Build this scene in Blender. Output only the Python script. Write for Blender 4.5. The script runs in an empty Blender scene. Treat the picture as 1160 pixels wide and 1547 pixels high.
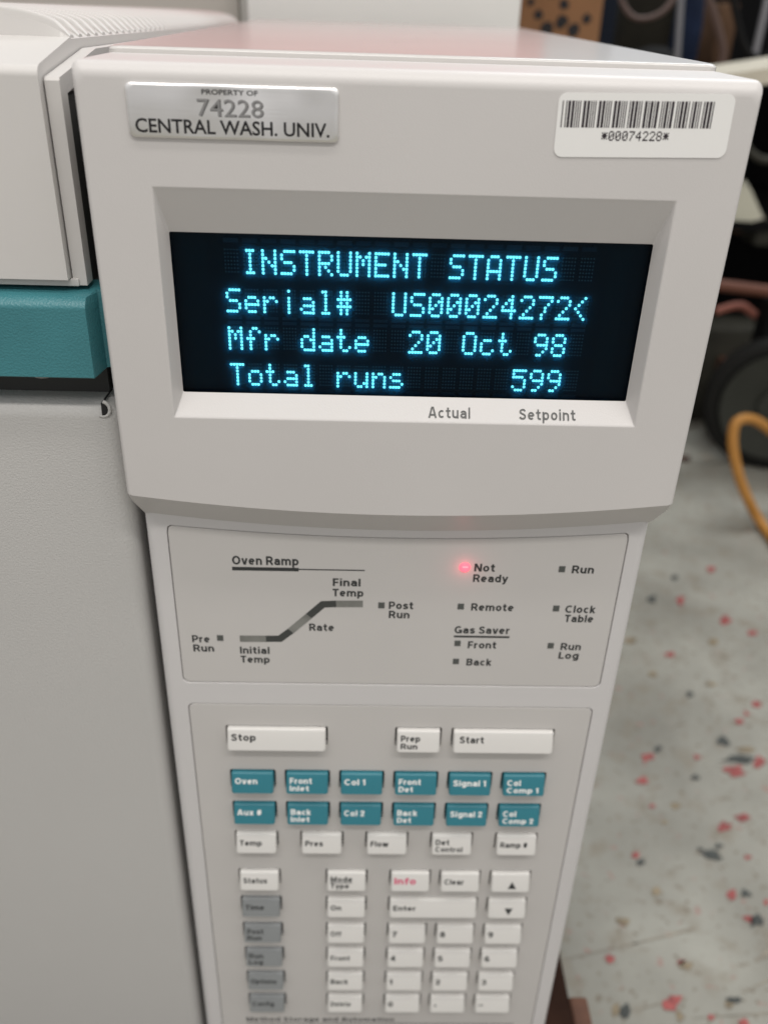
import bpy, bmesh, math, random
from mathutils import Vector, Matrix
random.seed(7)
S = bpy.context.scene
COL = S.collection
T = 0.6                     # the instrument's top is 0.6 m above the floor; below, z is counted from that top

# ------------------------------------------------------------------ camera
R = ((0.9994860078, -0.0138603433, 0.0289069402),
     (0.0181098502, -0.4999331241, -0.8658746473),
     (0.0264528569, 0.8659530948, -0.4994251536))      # rows: right, down, forward
CP = Vector((-0.01345991, -0.2505007, 0.0150562))
FPX = 1340.0
cam_d = bpy.data.cameras.new('camera')
cam = bpy.data.objects.new('camera', cam_d)
COL.objects.link(cam)
M = Matrix(((R[0][0], -R[1][0], -R[2][0], CP.x),
            (R[0][1], -R[1][1], -R[2][1], CP.y),
            (R[0][2], -R[1][2], -R[2][2], CP.z + T),
            (0, 0, 0, 1)))
cam.matrix_world = M
cam_d.sensor_fit = 'VERTICAL'
cam_d.sensor_height = 36.0
cam_d.lens = FPX / 1547.0 * 36.0
cam_d.clip_start = 0.01
cam_d.clip_end = 60
cam_d.dof.use_dof = True
cam_d.dof.focus_distance = 0.272
cam_d.dof.aperture_fstop = 9.3
S.camera = cam

# ------------------------------------------------------------------ world, lamps, exposure
W = bpy.data.worlds.new('World')
S.world = W
W.use_nodes = True
wn_ = W.node_tree
bg = wn_.nodes['Background']
bg.inputs['Strength'].default_value = 0.72
_tc = wn_.nodes.new('ShaderNodeTexCoord')
_sep = wn_.nodes.new('ShaderNodeSeparateXYZ')
wn_.links.new(_tc.outputs['Generated'], _sep.inputs[0])
_rmp = wn_.nodes.new('ShaderNodeValToRGB')
_rmp.color_ramp.elements[0].position = 0.0
_rmp.color_ramp.elements[0].color = (0.62, 0.61, 0.605, 1)
_rmp.color_ramp.elements[1].position = 0.75
_rmp.color_ramp.elements[1].color = (1.0, 0.985, 0.97, 1)
wn_.links.new(_sep.outputs['Z'], _rmp.inputs[0])
_nz = wn_.nodes.new('ShaderNodeTexNoise')
_nz.inputs['Scale'].default_value = 2.6
_nz.inputs['Detail'].default_value = 1.5
wn_.links.new(_tc.outputs['Generated'], _nz.inputs['Vector'])
_mr = wn_.nodes.new('ShaderNodeMapRange')
for _i, _v in ((1, 0.3), (2, 0.7), (3, 0.72), (4, 1.28)):
    _mr.inputs[_i].default_value = _v
wn_.links.new(_nz.outputs['Fac'], _mr.inputs[0])
_ml = wn_.nodes.new('ShaderNodeVectorMath')
_ml.operation = 'SCALE'
wn_.links.new(_rmp.outputs[0], _ml.inputs[0])
wn_.links.new(_mr.outputs[0], _ml.inputs['Scale'])
wn_.links.new(_ml.outputs[0], bg.inputs['Color'])
S.view_settings.view_transform = 'Standard'
S.view_settings.look = 'None'
S.view_settings.exposure = 0.14
S.view_settings.gamma = 1.0
S.view_settings.use_curve_mapping = False


def area(name, loc, sx, sy, power, color=(1, 0.965, 0.92), rot=(0, 0, 0)):
    d = bpy.data.lights.new(name, 'AREA')
    d.shape = 'RECTANGLE'
    d.size = sx
    d.size_y = sy
    d.energy = power
    d.color = color
    o = bpy.data.objects.new(name, d)
    o.location = (loc[0], loc[1], loc[2] + T)
    o.rotation_euler = rot
    COL.objects.link(o)
    return o


area('ceiling_lamp', (0.10, -0.66, 0.98), 1.3, 0.09, 8.4)
area('ceiling_lamp', (0.10, -0.26, 1.00), 1.3, 0.09, 4.2)
area('ceiling_lamp', (0.9, 1.7, 1.6), 1.2, 0.6, 20, (0.9, 0.96, 1.0))


# ------------------------------------------------------------------ materials
def mat(name, color, rough=0.5, spec=0.5, metal=0.0, bump=None, var=0.0, vscale=30.0, emit=None, estr=1.0, coat=0.0):
    m = bpy.data.materials.new(name)
    m.use_nodes = True
    nt = m.node_tree
    b = nt.nodes['Principled BSDF']
    b.inputs['Base Color'].default_value = (*color, 1)
    b.inputs['Roughness'].default_value = rough
    b.inputs['Specular IOR Level'].default_value = spec
    b.inputs['Metallic'].default_value = metal
    if coat:
        b.inputs['Coat Weight'].default_value = coat
        b.inputs['Coat Roughness'].default_value = 0.25
    tc = nt.nodes.new('ShaderNodeTexCoord')
    if var:
        n = nt.nodes.new('ShaderNodeTexNoise')
        n.inputs['Scale'].default_value = vscale
        n.inputs['Detail'].default_value = 5
        nt.links.new(tc.outputs['Object'], n.inputs['Vector'])
        r = nt.nodes.new('ShaderNodeMapRange')
        r.inputs[1].default_value = 0.3
        r.inputs[2].default_value = 0.7
        r.inputs[3].default_value = 1 - var
        r.inputs[4].default_value = 1 + var
        nt.links.new(n.outputs['Fac'], r.inputs[0])
        mx = nt.nodes.new('ShaderNodeVectorMath')
        mx.operation = 'SCALE'
        mx.inputs[0].default_value = color
        nt.links.new(r.outputs[0], mx.inputs['Scale'])
        nt.links.new(mx.outputs[0], b.inputs['Base Color'])
    if bump:
        sc, st, dist = bump
        n2 = nt.nodes.new('ShaderNodeTexNoise')
        n2.inputs['Scale'].default_value = sc
        n2.inputs['Detail'].default_value = 2.5
        nt.links.new(tc.outputs['Object'], n2.inputs['Vector'])
        bp = nt.nodes.new('ShaderNodeBump')
        bp.inputs['Strength'].default_value = st
        bp.inputs['Distance'].default_value = dist
        nt.links.new(n2.outputs['Fac'], bp.inputs['Height'])
        nt.links.new(bp.outputs['Normal'], b.inputs['Normal'])
    if emit:
        b.inputs['Emission Color'].default_value = (*emit, 1)
        b.inputs['Emission Strength'].default_value = estr
    return m


BEIGE = (0.572, 0.550, 0.536)
m_head = mat('moulded_beige_plastic', BEIGE, 0.42, 0.5, bump=(1900, 0.35, 0.00010), var=0.03, vscale=9)
m_col = mat('smooth_pale_plastic', (0.60, 0.583, 0.578), 0.5, 0.4, bump=(1500, 0.25, 0.00006), var=0.015, vscale=20)
m_top = mat('painted_top_sheet', (0.55, 0.53, 0.51), 0.2, 0.7, bump=(1200, 0.25, 0.00004), var=0.02, vscale=12)
m_door = mat('textured_oven_paint', (0.50, 0.49, 0.475), 0.5, 0.4, bump=(1500, 1.0, 0.00020), var=0.02, vscale=8)
m_lid = mat('lid_plastic', (0.58, 0.56, 0.54), 0.45, 0.4, bump=(1500, 0.2, 0.00005), var=0.015, vscale=15)
m_teal = mat('textured_teal_paint', (0.045, 0.19, 0.215), 0.36, 0.5, bump=(1500, 1.0, 0.00020), var=0.05, vscale=60)
m_plate = mat('matte_overlay_film', (0.55, 0.53, 0.512), 0.55, 0.35, bump=(2600, 0.25, 0.00005), var=0.015, vscale=25)
m_well = mat('dark_key_well', (0.025, 0.028, 0.028), 0.7, 0.3)
m_keyw = mat('warm_white_key', (0.66, 0.645, 0.62), 0.42, 0.5, bump=(1500, 0.2, 0.00004))
m_keyt = mat('teal_key', (0.028, 0.185, 0.235), 0.4, 0.5, bump=(1500, 0.25, 0.00005))
m_keyg = mat('grey_key', (0.225, 0.236, 0.240), 0.45, 0.5, bump=(1500, 0.2, 0.00004))
m_ink = mat('dark_print', (0.038, 0.04, 0.04), 0.6, 0.3)
m_inkw = mat('white_print', (0.78, 0.78, 0.76), 0.6, 0.3)
m_inkp = mat('pink_print', (0.62, 0.075, 0.17), 0.6, 0.3)
m_inkg = mat('grey_print', (0.115, 0.115, 0.112), 0.6, 0.3)
m_rampd = mat('dark_ramp_print', (0.055, 0.058, 0.055), 0.5, 0.3)
m_rampl = mat('smoked_indicator', (0.20, 0.20, 0.185), 0.4, 0.4, var=0.25, vscale=90)
m_dim = mat('unlit_indicator', (0.085, 0.09, 0.085), 0.4, 0.4)
def brushed():
    m = mat('brushed_aluminium', (0.93, 0.915, 0.905), 0.34, 0.5, metal=1.0)
    nt = m.node_tree
    b = nt.nodes['Principled BSDF']
    tc = nt.nodes.new('ShaderNodeTexCoord')
    mp = nt.nodes.new('ShaderNodeMapping')
    mp.inputs['Scale'].default_value = (60, 1, 3500)
    n1 = nt.nodes.new('ShaderNodeTexNoise')
    n1.inputs['Scale'].default_value = 1.0
    n2 = nt.nodes.new('ShaderNodeTexNoise')
    n2.inputs['Scale'].default_value = 48
    n2.inputs['Detail'].default_value = 1
    nt.links.new(tc.outputs['Object'], mp.inputs[0])
    nt.links.new(mp.outputs[0], n1.inputs['Vector'])
    nt.links.new(tc.outputs['Object'], n2.inputs['Vector'])
    b1 = nt.nodes.new('ShaderNodeBump')
    b1.inputs['Strength'].default_value = 0.5
    b1.inputs['Distance'].default_value = 0.006
    b2 = nt.nodes.new('ShaderNodeBump')
    b2.inputs['Strength'].default_value = 0.22
    b2.inputs['Distance'].default_value = 0.00012
    nt.links.new(n2.outputs['Fac'], b1.inputs['Height'])
    nt.links.new(n1.outputs['Fac'], b2.inputs['Height'])
    nt.links.new(b1.outputs['Normal'], b2.inputs['Normal'])
    nt.links.new(b2.outputs['Normal'], b.inputs['Normal'])
    return m


m_alu = brushed()
m_black = mat('black_print_and_hole_shade', (0.012, 0.011, 0.012), 0.5, 0.4)
m_stick = mat('white_label_stock', (0.80, 0.79, 0.77), 0.4, 0.5)
m_bar = mat('barcode_print', (0.03, 0.022, 0.028), 0.5, 0.4)
m_dark = mat('dark_gap_shade_and_fittings', (0.05, 0.05, 0.048), 0.7, 0.3)  # feet and handle; in the gaps its darkness stands for shade
m_chas = mat('chassis_steel', (0.36, 0.35, 0.33), 0.5, 0.4)


# ------------------------------------------------------------------ mesh helpers
class Root:
    """An Empty at a thing's base; children's vertices are stored relative to it."""
    def __init__(s, name, label, cat, base, group=None):
        o = bpy.data.objects.new(name, None)
        o.empty_display_size = 0.05
        o.location = (base[0], base[1], base[2] + T)
        COL.objects.link(o)
        o['label'] = label
        o['category'] = cat
        if group:
            o['group'] = group
        s.o = o
        s.base = Vector(base)


def link(name, bm, mats, root=None, parent=None, label=None, smooth=None):
    """ONE mesh object from a bmesh given in scene coordinates."""
    base = root.base if root else Vector((0, 0, 0))
    bmesh.ops.recalc_face_normals(bm, faces=bm.faces)
    for v in bm.verts:
        v.co -= base
    me = bpy.data.meshes.new(name)
    bm.to_mesh(me)
    bm.free()
    for mm in (mats if isinstance(mats, (list, tuple)) else [mats]):
        me.materials.append(mm)
    o = bpy.data.objects.new(name, me)
    COL.objects.link(o)
    if root:
        o.parent = parent if parent else root.o
    if label:
        o['label'] = label
    if smooth is not None:
        me.polygons.foreach_set('use_smooth', [True] * len(me.polygons))
        me.set_sharp_from_angle(angle=math.radians(smooth))
        wn = o.modifiers.new('face_weighted_normals', 'WEIGHTED_NORMAL')
        wn.keep_sharp = True
        wn.weight = 100
    return o


def solo(name, bm, mats, label, cat, base, smooth=None, group=None, kind=None):
    """a thing (or setting) that is one mesh, its origin at base"""
    class B:
        pass
    r = B()
    r.base = Vector(base)
    bmesh.ops.recalc_face_normals(bm, faces=bm.faces)
    for v in bm.verts:
        v.co -= r.base
    me = bpy.data.meshes.new(name)
    bm.to_mesh(me)
    bm.free()
    for mm in (mats if isinstance(mats, (list, tuple)) else [mats]):
        me.materials.append(mm)
    o = bpy.data.objects.new(name, me)
    o.location = (base[0], base[1], base[2] + T)
    COL.objects.link(o)
    if smooth is not None:
        me.polygons.foreach_set('use_smooth', [True] * len(me.polygons))
        me.set_sharp_from_angle(angle=math.radians(smooth))
    if kind:
        o['kind'] = kind
    else:
        o['label'] = label
        o['category'] = cat
        if group:
            o['group'] = group
    return o


def at(px, py, Y):
    """the point at depth Y that the photograph shows at pixel px, py"""
    u, v = (px - 580) / FPX, (py - 773.5) / FPX
    d = Vector((R[0][i] * u + R[1][i] * v + R[2][i] for i in range(3)))
    return CP + d * ((Y - CP.y) / d.y)


def on_floor(px, py, Z=-T):
    u, v = (px - 580) / FPX, (py - 773.5) / FPX
    d = Vector((R[0][i] * u + R[1][i] * v + R[2][i] for i in range(3)))
    return CP + d * ((Z - CP.z) / d.z)


def box(bm, x0, x1, y0, y1, z0, z1, bev=0.0, seg=2, mi=0, sel=None):
    vs = [bm.verts.new((x, y, z)) for x in (x0, x1) for y in (y0, y1) for z in (z0, z1)]
    fs = [bm.faces.new([vs[i] for i in f]) for f in
          ((0, 1, 3, 2), (4, 6, 7, 5), (0, 4, 5, 1), (2, 3, 7, 6), (0, 2, 6, 4), (1, 5, 7, 3))]
    for f in fs:
        f.material_index = mi
    if bev:
        es = list({e for f in fs for e in f.edges})
        if sel:
            es = [e for e in es if sel((e.verts[0].co + e.verts[1].co) / 2)]
        g = bmesh.ops.bevel(bm, geom=es, offset=bev, segments=seg, affect='EDGES', profile=0.5)
        for f in g['faces']:
            f.material_index = mi
    return vs


def rrect(x0, x1, z0, z1, r, n=5):
    """rounded rectangle loop in (x, z)"""
    pts = []
    for cx, cz, a0 in ((x1 - r, z1 - r, 0), (x0 + r, z1 - r, 90), (x0 + r, z0 + r, 180), (x1 - r, z0 + r, 270)):
        for k in range(n + 1):
            a = math.radians(a0 + 90 * k / n)
            pts.append((cx + r * math.cos(a), cz + r * math.sin(a)))
    return pts


def ring(bm, pts, y):
    return [bm.verts.new((p[0], y, p[1])) for p in pts]


def bridge(bm, a, b, mi=0):
    n = len(a)
    for i in range(n):
        j = (i + 1) % n
        f = bm.faces.new((a[i], a[j], b[j], b[i]))
        f.material_index = mi


def fill(bm, loops, mi=0):
    """flat face with holes bounded by vertex loops"""
    es = []
    for L in loops:
        for i in range(len(L)):
            a, b = L[i], L[(i + 1) % len(L)]
            e = bm.edges.get((a, b)) or bm.edges.new((a, b))
            es.append(e)
    g = bmesh.ops.triangle_fill(bm, use_beauty=True, use_dissolve=False, edges=es, normal=(0, -1, 0))
    for f in g['geom']:
        if isinstance(f, bmesh.types.BMFace):
            f.material_index = mi


def tube(bm, pts, r, n=10, mi=0, cap=True):
    pts = [Vector(p) for p in pts]
    rs = r if isinstance(r, (list, tuple)) else [r] * len(pts)
    rings = []
    t0 = (pts[1] - pts[0]).normalized()
    up = Vector((0, 0, 1)) if abs(t0.z) < 0.9 else Vector((1, 0, 0))
    u = t0.cross(up).normalized()
    for i, p in enumerate(pts):
        t = (pts[min(i + 1, len(pts) - 1)] - pts[max(i - 1, 0)]).normalized()
        u = (u - t * u.dot(t)).normalized()
        w = t.cross(u)
        rings.append([bm.verts.new(p + (u * math.cos(2 * math.pi * k / n) + w * math.sin(2 * math.pi * k / n)) * rs[i]) for k in range(n)])
    for a, b in zip(rings, rings[1:]):
        bridge(bm, a, b, mi)
    if cap:
        for q in (rings[0], rings[-1]):
            bm.faces.new(q).material_index = mi


def spline(pts, k=8):
    """Catmull-Rom through the points"""
    P = [Vector(p) for p in pts]
    P = [P[0] * 2 - P[1]] + P + [P[-1] * 2 - P[-2]]
    out = []
    for i in range(1, len(P) - 2):
        for s in range(k):
            t = s / k
            a, b, c, d = P[i - 1], P[i], P[i + 1], P[i + 2]
            out.append(0.5 * (2 * b + (c - a) * t + (2 * a - 5 * b + 4 * c - d) * t * t + (3 * b - a - 3 * c + d) * t ** 3))
    out.append(P[-2])
    return out


def poly(bm, pts, mi=0):
    f = bm.faces.new([bm.verts.new(p) for p in pts])
    f.material_index = mi
    return f


_text_cache = {}


def text_geo(s, weight):
    key = (s, weight)
    if key in _text_cache:
        return _text_cache[key]
    c = bpy.data.curves.new('lettering', 'FONT')
    c.body = s
    c.size = 1.0
    c.offset = weight
    c.resolution_u = 3
    o = bpy.data.objects.new('lettering', c)
    COL.objects.link(o)
    bpy.context.view_layer.update()
    me = bpy.data.meshes.new_from_object(o.evaluated_get(bpy.context.evaluated_depsgraph_get()))
    vs = [(v.co.x, v.co.y) for v in me.vertices]
    fs = [tuple(p.vertices) for p in me.polygons]
    bpy.data.objects.remove(o)
    bpy.data.curves.remove(c)
    bpy.data.meshes.remove(me)
    _text_cache[key] = (vs, fs)
    return vs, fs


_cap = {}


def text(bm, s, x0, x1, zb, cap, y, mi, weight=0.022, plane=None):
    """flat lettering: s from x0 to x1, baseline zb, capital height cap, on the plane y (or plane(u, v))"""
    if weight not in _cap:
        hv, _ = text_geo('H', weight)
        _cap[weight] = (min(v[1] for v in hv), max(v[1] for v in hv))
    b0, h1 = _cap[weight]
    vs, fs = text_geo(s, weight)
    a = min(v[0] for v in vs)
    b = max(v[0] for v in vs)
    sx = (x1 - x0) / (b - a)
    sz = cap / (h1 - b0)
    nv = []
    for v in vs:
        X, Z = x0 + (v[0] - a) * sx, zb + (v[1] - b0) * sz
        nv.append(bm.verts.new(plane(X, Z) if plane else (X, y, Z)))
    for f in fs:
        try:
            bm.faces.new([nv[i] for i in f]).material_index = mi
        except ValueError:
            pass


def _arc(cx, cy, rx, ry, a0, a1, n=9):
    return [(cx + rx * math.cos(math.radians(a0 + (a1 - a0) * k / n)), cy + ry * math.sin(math.radians(a0 + (a1 - a0) * k / n))) for k in range(n + 1)]


def _smooth(pts, k=4):
    return [(p.x, p.y) for p in spline([(a, b, 0) for a, b in pts], k)]


_S = [(.47, .55), (.39, .63), (.28, .645), (.14, .59), (.115, .48), (.22, .405), (.36, .355), (.465, .26), (.43, .14), (.29, .095), (.15, .115), (.075, .20)]
_O = _arc(.31, .37, .215, .275, 90, 450, 22)
_B = _arc(.33, .37, .215, .275, 90, 450, 22)
_OC = _arc(.42, .5, .325, .405, 90, 450, 26)
_st = lambda x, a=0.0, b=1.0: [(x, a), (x, b)]
_N = [_st(.095, 0, .74), _arc(.3, .44, .205, .205, 180, 0) + [(.505, 0)]]
GLYPH = {
    'a': (.6, [_arc(.3, .455, .2, .19, 165, 0) + [(.5, 0)], [(.5, .405), (.3, .405)] + _arc(.27, .25, .175, .155, 90, 270) + [(.32, .095), (.5, .19)]]),
    'b': (.64, [_st(.095), _B]), 'c': (.56, [_arc(.31, .37, .215, .275, 48, 312, 16)]), 'd': (.62, [_O, _st(.525)]),
    'e': (.62, [[(.1, .37), (.52, .37)], _arc(.31, .37, .215, .275, 0, 312, 20)]),
    'f': (.42, [_st(.2, 0, .75) + _arc(.37, .75, .17, .155, 180, 90) + [(.44, .905)], [(.01, .655), (.42, .655)]]),
    'g': (.62, [_O, [(.525, .74), (.525, -.02)] + _arc(.31, -.03, .215, .14, 0, -150)]),
    'h': (.6, [_st(.095), _arc(.3, .44, .205, .205, 180, 0) + [(.505, 0)]]),
    'i': (.19, [_st(.095, 0, .74), _st(.095, .84, 1.0)]), 'k': (.54, [_st(.095), [(.1, .27), (.48, .74)], [(.2, .44), (.5, 0)]]), 'l': (.19, [_st(.095)]),
    'm': (.98, [_st(.095, 0, .74), _arc(.29, .45, .195, .195, 180, 0) + [(.485, 0)], _arc(.68, .45, .195, .195, 180, 0) + [(.875, 0)]]),
    'n': (.6, _N), 'o': (.62, [_O]), 'p': (.64, [_st(.095, -.26, .74), _B]), 'r': (.4, [_st(.095, 0, .74), _arc(.35, .41, .255, .235, 180, 85)]),
    's': (.55, [_smooth(_S)]), 't': (.44, [_st(.2, .95, .24) + _arc(.345, .24, .145, .145, 180, 270) + [(.43, .095)], [(.01, .655), (.42, .655)]]),
    'u': (.6, [[(.095, .74), (.095, .3)] + _arc(.3, .3, .205, .205, 180, 360), _st(.505, 0, .74)]),
    'v': (.58, [[(.07, .74), (.27, 0)], [(.51, .74), (.31, 0)]]), 'w': (.90, [[(.07, .74), (.24, 0)], [(.28, 0), (.43, .74)], [(.47, .74), (.62, 0)], [(.66, 0), (.83, .74)]]),
    'x': (.58, [[(.08, .74), (.5, 0)], [(.5, .74), (.08, 0)]]), 'y': (.58, [[(.06, .74), (.30, .1)], [(.53, .74), (.25, -.12), (.17, -.165), (.07, -.165)]]),
    'A': (.76, [[(.08, 0), (.34, 1)], [(.68, 0), (.42, 1)], [(.19, .28), (.57, .28)]]),
    'B': (.68, [_st(.095), [(.1, .905), (.36, .905)] + _arc(.37, .71, .2, .195, 90, -90) + [(.1, .515)], [(.1, .095), (.38, .095)] + _arc(.38, .305, .21, .21, -90, 90)]),
    'C': (.76, [_arc(.42, .5, .325, .405, 48, 312, 20)]), 'D': (.76, [_st(.095), [(.1, .905), (.32, .905)] + _arc(.32, .5, .345, .405, 90, -90, 16) + [(.1, .095)]]),
    'E': (.58, [_st(.095), [(.1, .905), (.58, .905)], [(.1, .51), (.54, .51)], [(.1, .095), (.58, .095)]]),
    'F': (.56, [_st(.095), [(.1, .905), (.56, .905)], [(.1, .48), (.52, .48)]]),
    'G': (.80, [_arc(.42, .5, .325, .405, 48, 330, 20), [(.45, .42), (.72, .42), (.72, .02)]]),
    'I': (.19, [_st(.095)]), 'L': (.54, [_st(.095), [(.1, .095), (.54, .095)]]), 'M': (.88, [_st(.095), _st(.785), [(.10, 1), (.42, .08)], [(.78, 1), (.46, .08)]]),
    'N': (.74, [_st(.095), _st(.645), [(.11, 1), (.63, 0)]]), 'O': (.84, [_OC]),
    'P': (.66, [_st(.095), [(.1, .905), (.36, .905)] + _arc(.36, .66, .22, .245, 90, -90) + [(.1, .415)]]),
    'R': (.70, [_st(.095), [(.1, .905), (.37, .905)] + _arc(.37, .68, .215, .225, 90, -90) + [(.1, .455)], [(.38, .44), (.585, .15), (.6, 0)]]),
    'S': (.66, [_smooth([(a * 1.2, (b - .095) / .55 * .81 + .095) for a, b in _S])]), 'T': (.64, [[(.0, .905), (.64, .905)], _st(.32, 0, .9)]),
    '#': (.66, [[(.2, .05), (.29, .95)], [(.40, .05), (.49, .95)], [(.04, .66), (.64, .66)], [(.02, .34), (.62, .34)]]),
    '0': (.62, [_arc(.31, .5, .215, .405, 90, 450, 22)]), '1': (.36, [_st(.26), [(.02, .74), (.15, .78), (.24, .95)]]),
    '2': (.6, [_smooth([(.1, .66), (.14, .83), (.3, .905), (.47, .83), (.48, .66), (.36, .46), (.2, .28), (.14, .17)]), [(.05, .095), (.57, .095)]]),
    '3': (.6, [_arc(.29, .7, .19, .205, 165, -90), _arc(.29, .3, .215, .205, 90, -165)]),
    '4': (.64, [_st(.44), [(.40, .95), (.07, .33), (.63, .27)]]), '5': (.6, [[(.54, .905), (.17, .905), (.12, .5)], _arc(.29, .34, .22, .245, 140, -160)]),
    '6': (.62, [_arc(.31, .31, .215, .215, 90, 450, 18), _smooth([(.5, .84), (.36, .905), (.2, .84), (.11, .62), (.1, .34)])]),
    '7': (.58, [[(.03, .905), (.5, .905), (.32, .5), (.22, 0)]]), '8': (.62, [_arc(.31, .71, .18, .195, 90, 450, 18), _arc(.31, .3, .215, .205, 90, 450, 18)]),
    '9': (.62, [_arc(.31, .69, .215, .215, 90, 450, 18), _smooth([(.12, .16), (.26, .095), (.42, .16), (.51, .38), (.52, .66)])])}
_lay = [0]


def stext(bm, s, x0, x1, zb, cap, y, mi, wt=0.19, plane=None):
    """grotesque lettering drawn as bands along strokes; each band a hair in front of the one before"""
    adv = 0
    for ch in s:
        adv += 0.30 if ch == ' ' else GLYPH[ch][0] + 0.13
    sx, pen = (x1 - x0) / (adv - 0.13), 0
    for ch in s:
        if ch == ' ':
            pen += 0.30
            continue
        wd, strokes = GLYPH[ch]
        for pts in strokes:
            _lay[0] = (_lay[0] + 1) % 4
            yy = y - _lay[0] * 2e-6
            P = [Vector(p) for p in pts]
            closed = (P[0] - P[-1]).length < 1e-4
            up, dn = [], []
            for i, p in enumerate(P):
                if closed:
                    a, b = P[i - 1] if i else P[-2], P[i + 1] if i < len(P) - 1 else P[1]
                else:
                    a, b = P[max(i - 1, 0)], P[min(i + 1, len(P) - 1)]
                d1 = (p - a).normalized() if (p - a).length > 1e-6 else (b - p).normalized()
                d2 = (b - p).normalized() if (b - p).length > 1e-6 else d1
                n1, n2 = Vector((-d1.y, d1.x)), Vector((-d2.y, d2.x))
                n = (n1 + n2)
                n = n.normalized() if n.length > 1e-3 else n1
                n = n / max(0.45, n.dot(n1))
                up.append(p + n * wt / 2)
                dn.append(p - n * wt / 2)
            def V(q):
                X, Z = x0 + (pen + q.x) * sx, zb + q.y * cap
                return bm.verts.new(plane(X, Z, yy - y) if plane else (X, yy, Z))
            U, D = [V(q) for q in up], [V(q) for q in dn]
            for i in range(len(P) - 1):
                bm.faces.new((D[i], D[i + 1], U[i + 1], U[i])).material_index = mi
        pen += wd + 0.13


def rect(bm, x0, x1, z0, z1, y, mi):
    poly(bm, ((x0, y, z0), (x1, y, z0), (x1, y, z1), (x0, y, z1)), mi)


mm = 0.001
# ------------------------------------------------------------------ the floor and the room behind
def floor_material():
    m = bpy.data.materials.new('worn_speckled_floor')
    m.use_nodes = True
    nt = m.node_tree
    b = nt.nodes['Principled BSDF']
    tc = nt.nodes.new('ShaderNodeTexCoord')

    def noise(scale, detail=4):
        n = nt.nodes.new('ShaderNodeTexNoise')
        n.inputs['Scale'].default_value = scale
        n.inputs['Detail'].default_value = detail
        nt.links.new(tc.outputs['Object'], n.inputs['Vector'])
        return n.outputs['Fac']

    def ramp(src, lo, hi, a=0.0, c=1.0):
        r = nt.nodes.new('ShaderNodeMapRange')
        r.inputs[1].default_value = lo
        r.inputs[2].default_value = hi
        r.inputs[3].default_value = a
        r.inputs[4].default_value = c
        nt.links.new(src, r.inputs[0])
        return r.outputs[0]

    def mix(fac, c1, c2):
        x = nt.nodes.new('ShaderNodeMix')
        x.data_type = 'RGBA'
        nt.links.new(fac, x.inputs['Factor'])
        for sock, c in ((x.inputs['A'], c1), (x.inputs['B'], c2)):
            if isinstance(c, tuple):
                sock.default_value = (*c, 1)
            else:
                nt.links.new(c, sock)
        return x.outputs['Result']
    base = mix(ramp(noise(9, 6), 0.3, 0.7), (0.225, 0.217, 0.185), (0.365, 0.358, 0.312))
    base = mix(ramp(noise(38, 3), 0.54, 0.72, 0, 0.6), base, (0.22, 0.185, 0.135))
    base = mix(ramp(noise(150, 2), 0.61, 0.70, 0, 0.7), base, (0.15, 0.115, 0.075))
    base = mix(ramp(noise(95, 2), 0.66, 0.73, 0, 0.5), base, (0.34, 0.12, 0.10))
    nt.links.new(base, b.inputs['Base Color'])
    b.inputs['Roughness'].default_value = 0.55
    b.inputs['Specular IOR Level'].default_value = 0.35
    return m


m_floor = floor_material()
m_fred = mat('red_fleck', (0.30, 0.065, 0.06), 0.6, var=0.4, vscale=120)
m_fblk = mat('black_fleck', (0.045, 0.05, 0.045), 0.6, var=0.3, vscale=120)
m_fbrn = mat('brown_fleck', (0.24, 0.19, 0.12), 0.6, var=0.3, vscale=120)
bm = bmesh.new()
poly(bm, ((-4, -3, -T), (5, -3, -T), (5, 5, -T), (-4, 5, -T)), 0)
flecks = [  # pixel x, y, half width, half height, material
    (343, 490, 9, 7, 2), (290, 540, 9, 8, 2), (378, 765, 7, 7, 2), (458, 876, 15, 10, 2), (500, 921, 33, 8, 2), (513, 897, 20, 5, 3), (303, 895, 7, 6, 2),
    (390, 962, 9, 7, 2), (432, 1147, 19, 9, 2), (404, 1133, 8, 4, 2), (446, 1125, 8, 4, 2), (262, 1164, 12, 9, 2), (511, 1238, 13, 8, 2), (534, 1301, 12, 16, 2),
    (487, 1490, 15, 8, 2), (226, 1514, 9, 14, 2), (203, 1509, 9, 14, 3), (317, 1068, 6, 4, 3), (370, 1408, 12, 9, 3), (218, 1304, 12, 8, 3),
    (355, 545, 9, 8, 1), (460, 592, 12, 9, 1), (430, 470, 8, 6, 1), (528, 620, 12, 6, 1), (535, 788, 9, 7, 1), (495, 830, 9, 5, 1), (512, 813, 6, 5, 1),
    (278, 914, 12, 7, 1), (265, 972, 13, 7, 1), (483, 945, 22, 11, 1), (545, 925, 16, 11, 1), (500, 1057, 14, 8, 1), (462, 1080, 15, 10, 1),
    (290, 1030, 8, 5, 1), (396, 914, 8, 5, 1), (478, 1240, 9, 10, 1), (516, 1296, 11, 9, 1), (188, 1390, 11, 8, 1), (335, 1497, 20, 19, 1), (505, 1542, 13, 10, 1),
    (428, 1531, 6, 6, 1), (250, 1146, 7, 6, 1), (357, 1399, 9, 5, 1), (472, 1500, 10, 6, 3), (292, 718, 9, 6, 3), (516, 1152, 7, 6, 1), (432, 642, 9, 8, 3),
    (355, 1528, 8, 10, 3), (560, 1258, 5, 6, 1), (300, 1232, 14, 9, 3), (345, 1030, 12, 5, 3), (430, 742, 12, 5, 3), (240, 640, 10, 6, 3), (330, 672, 10, 6, 1)]
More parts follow.
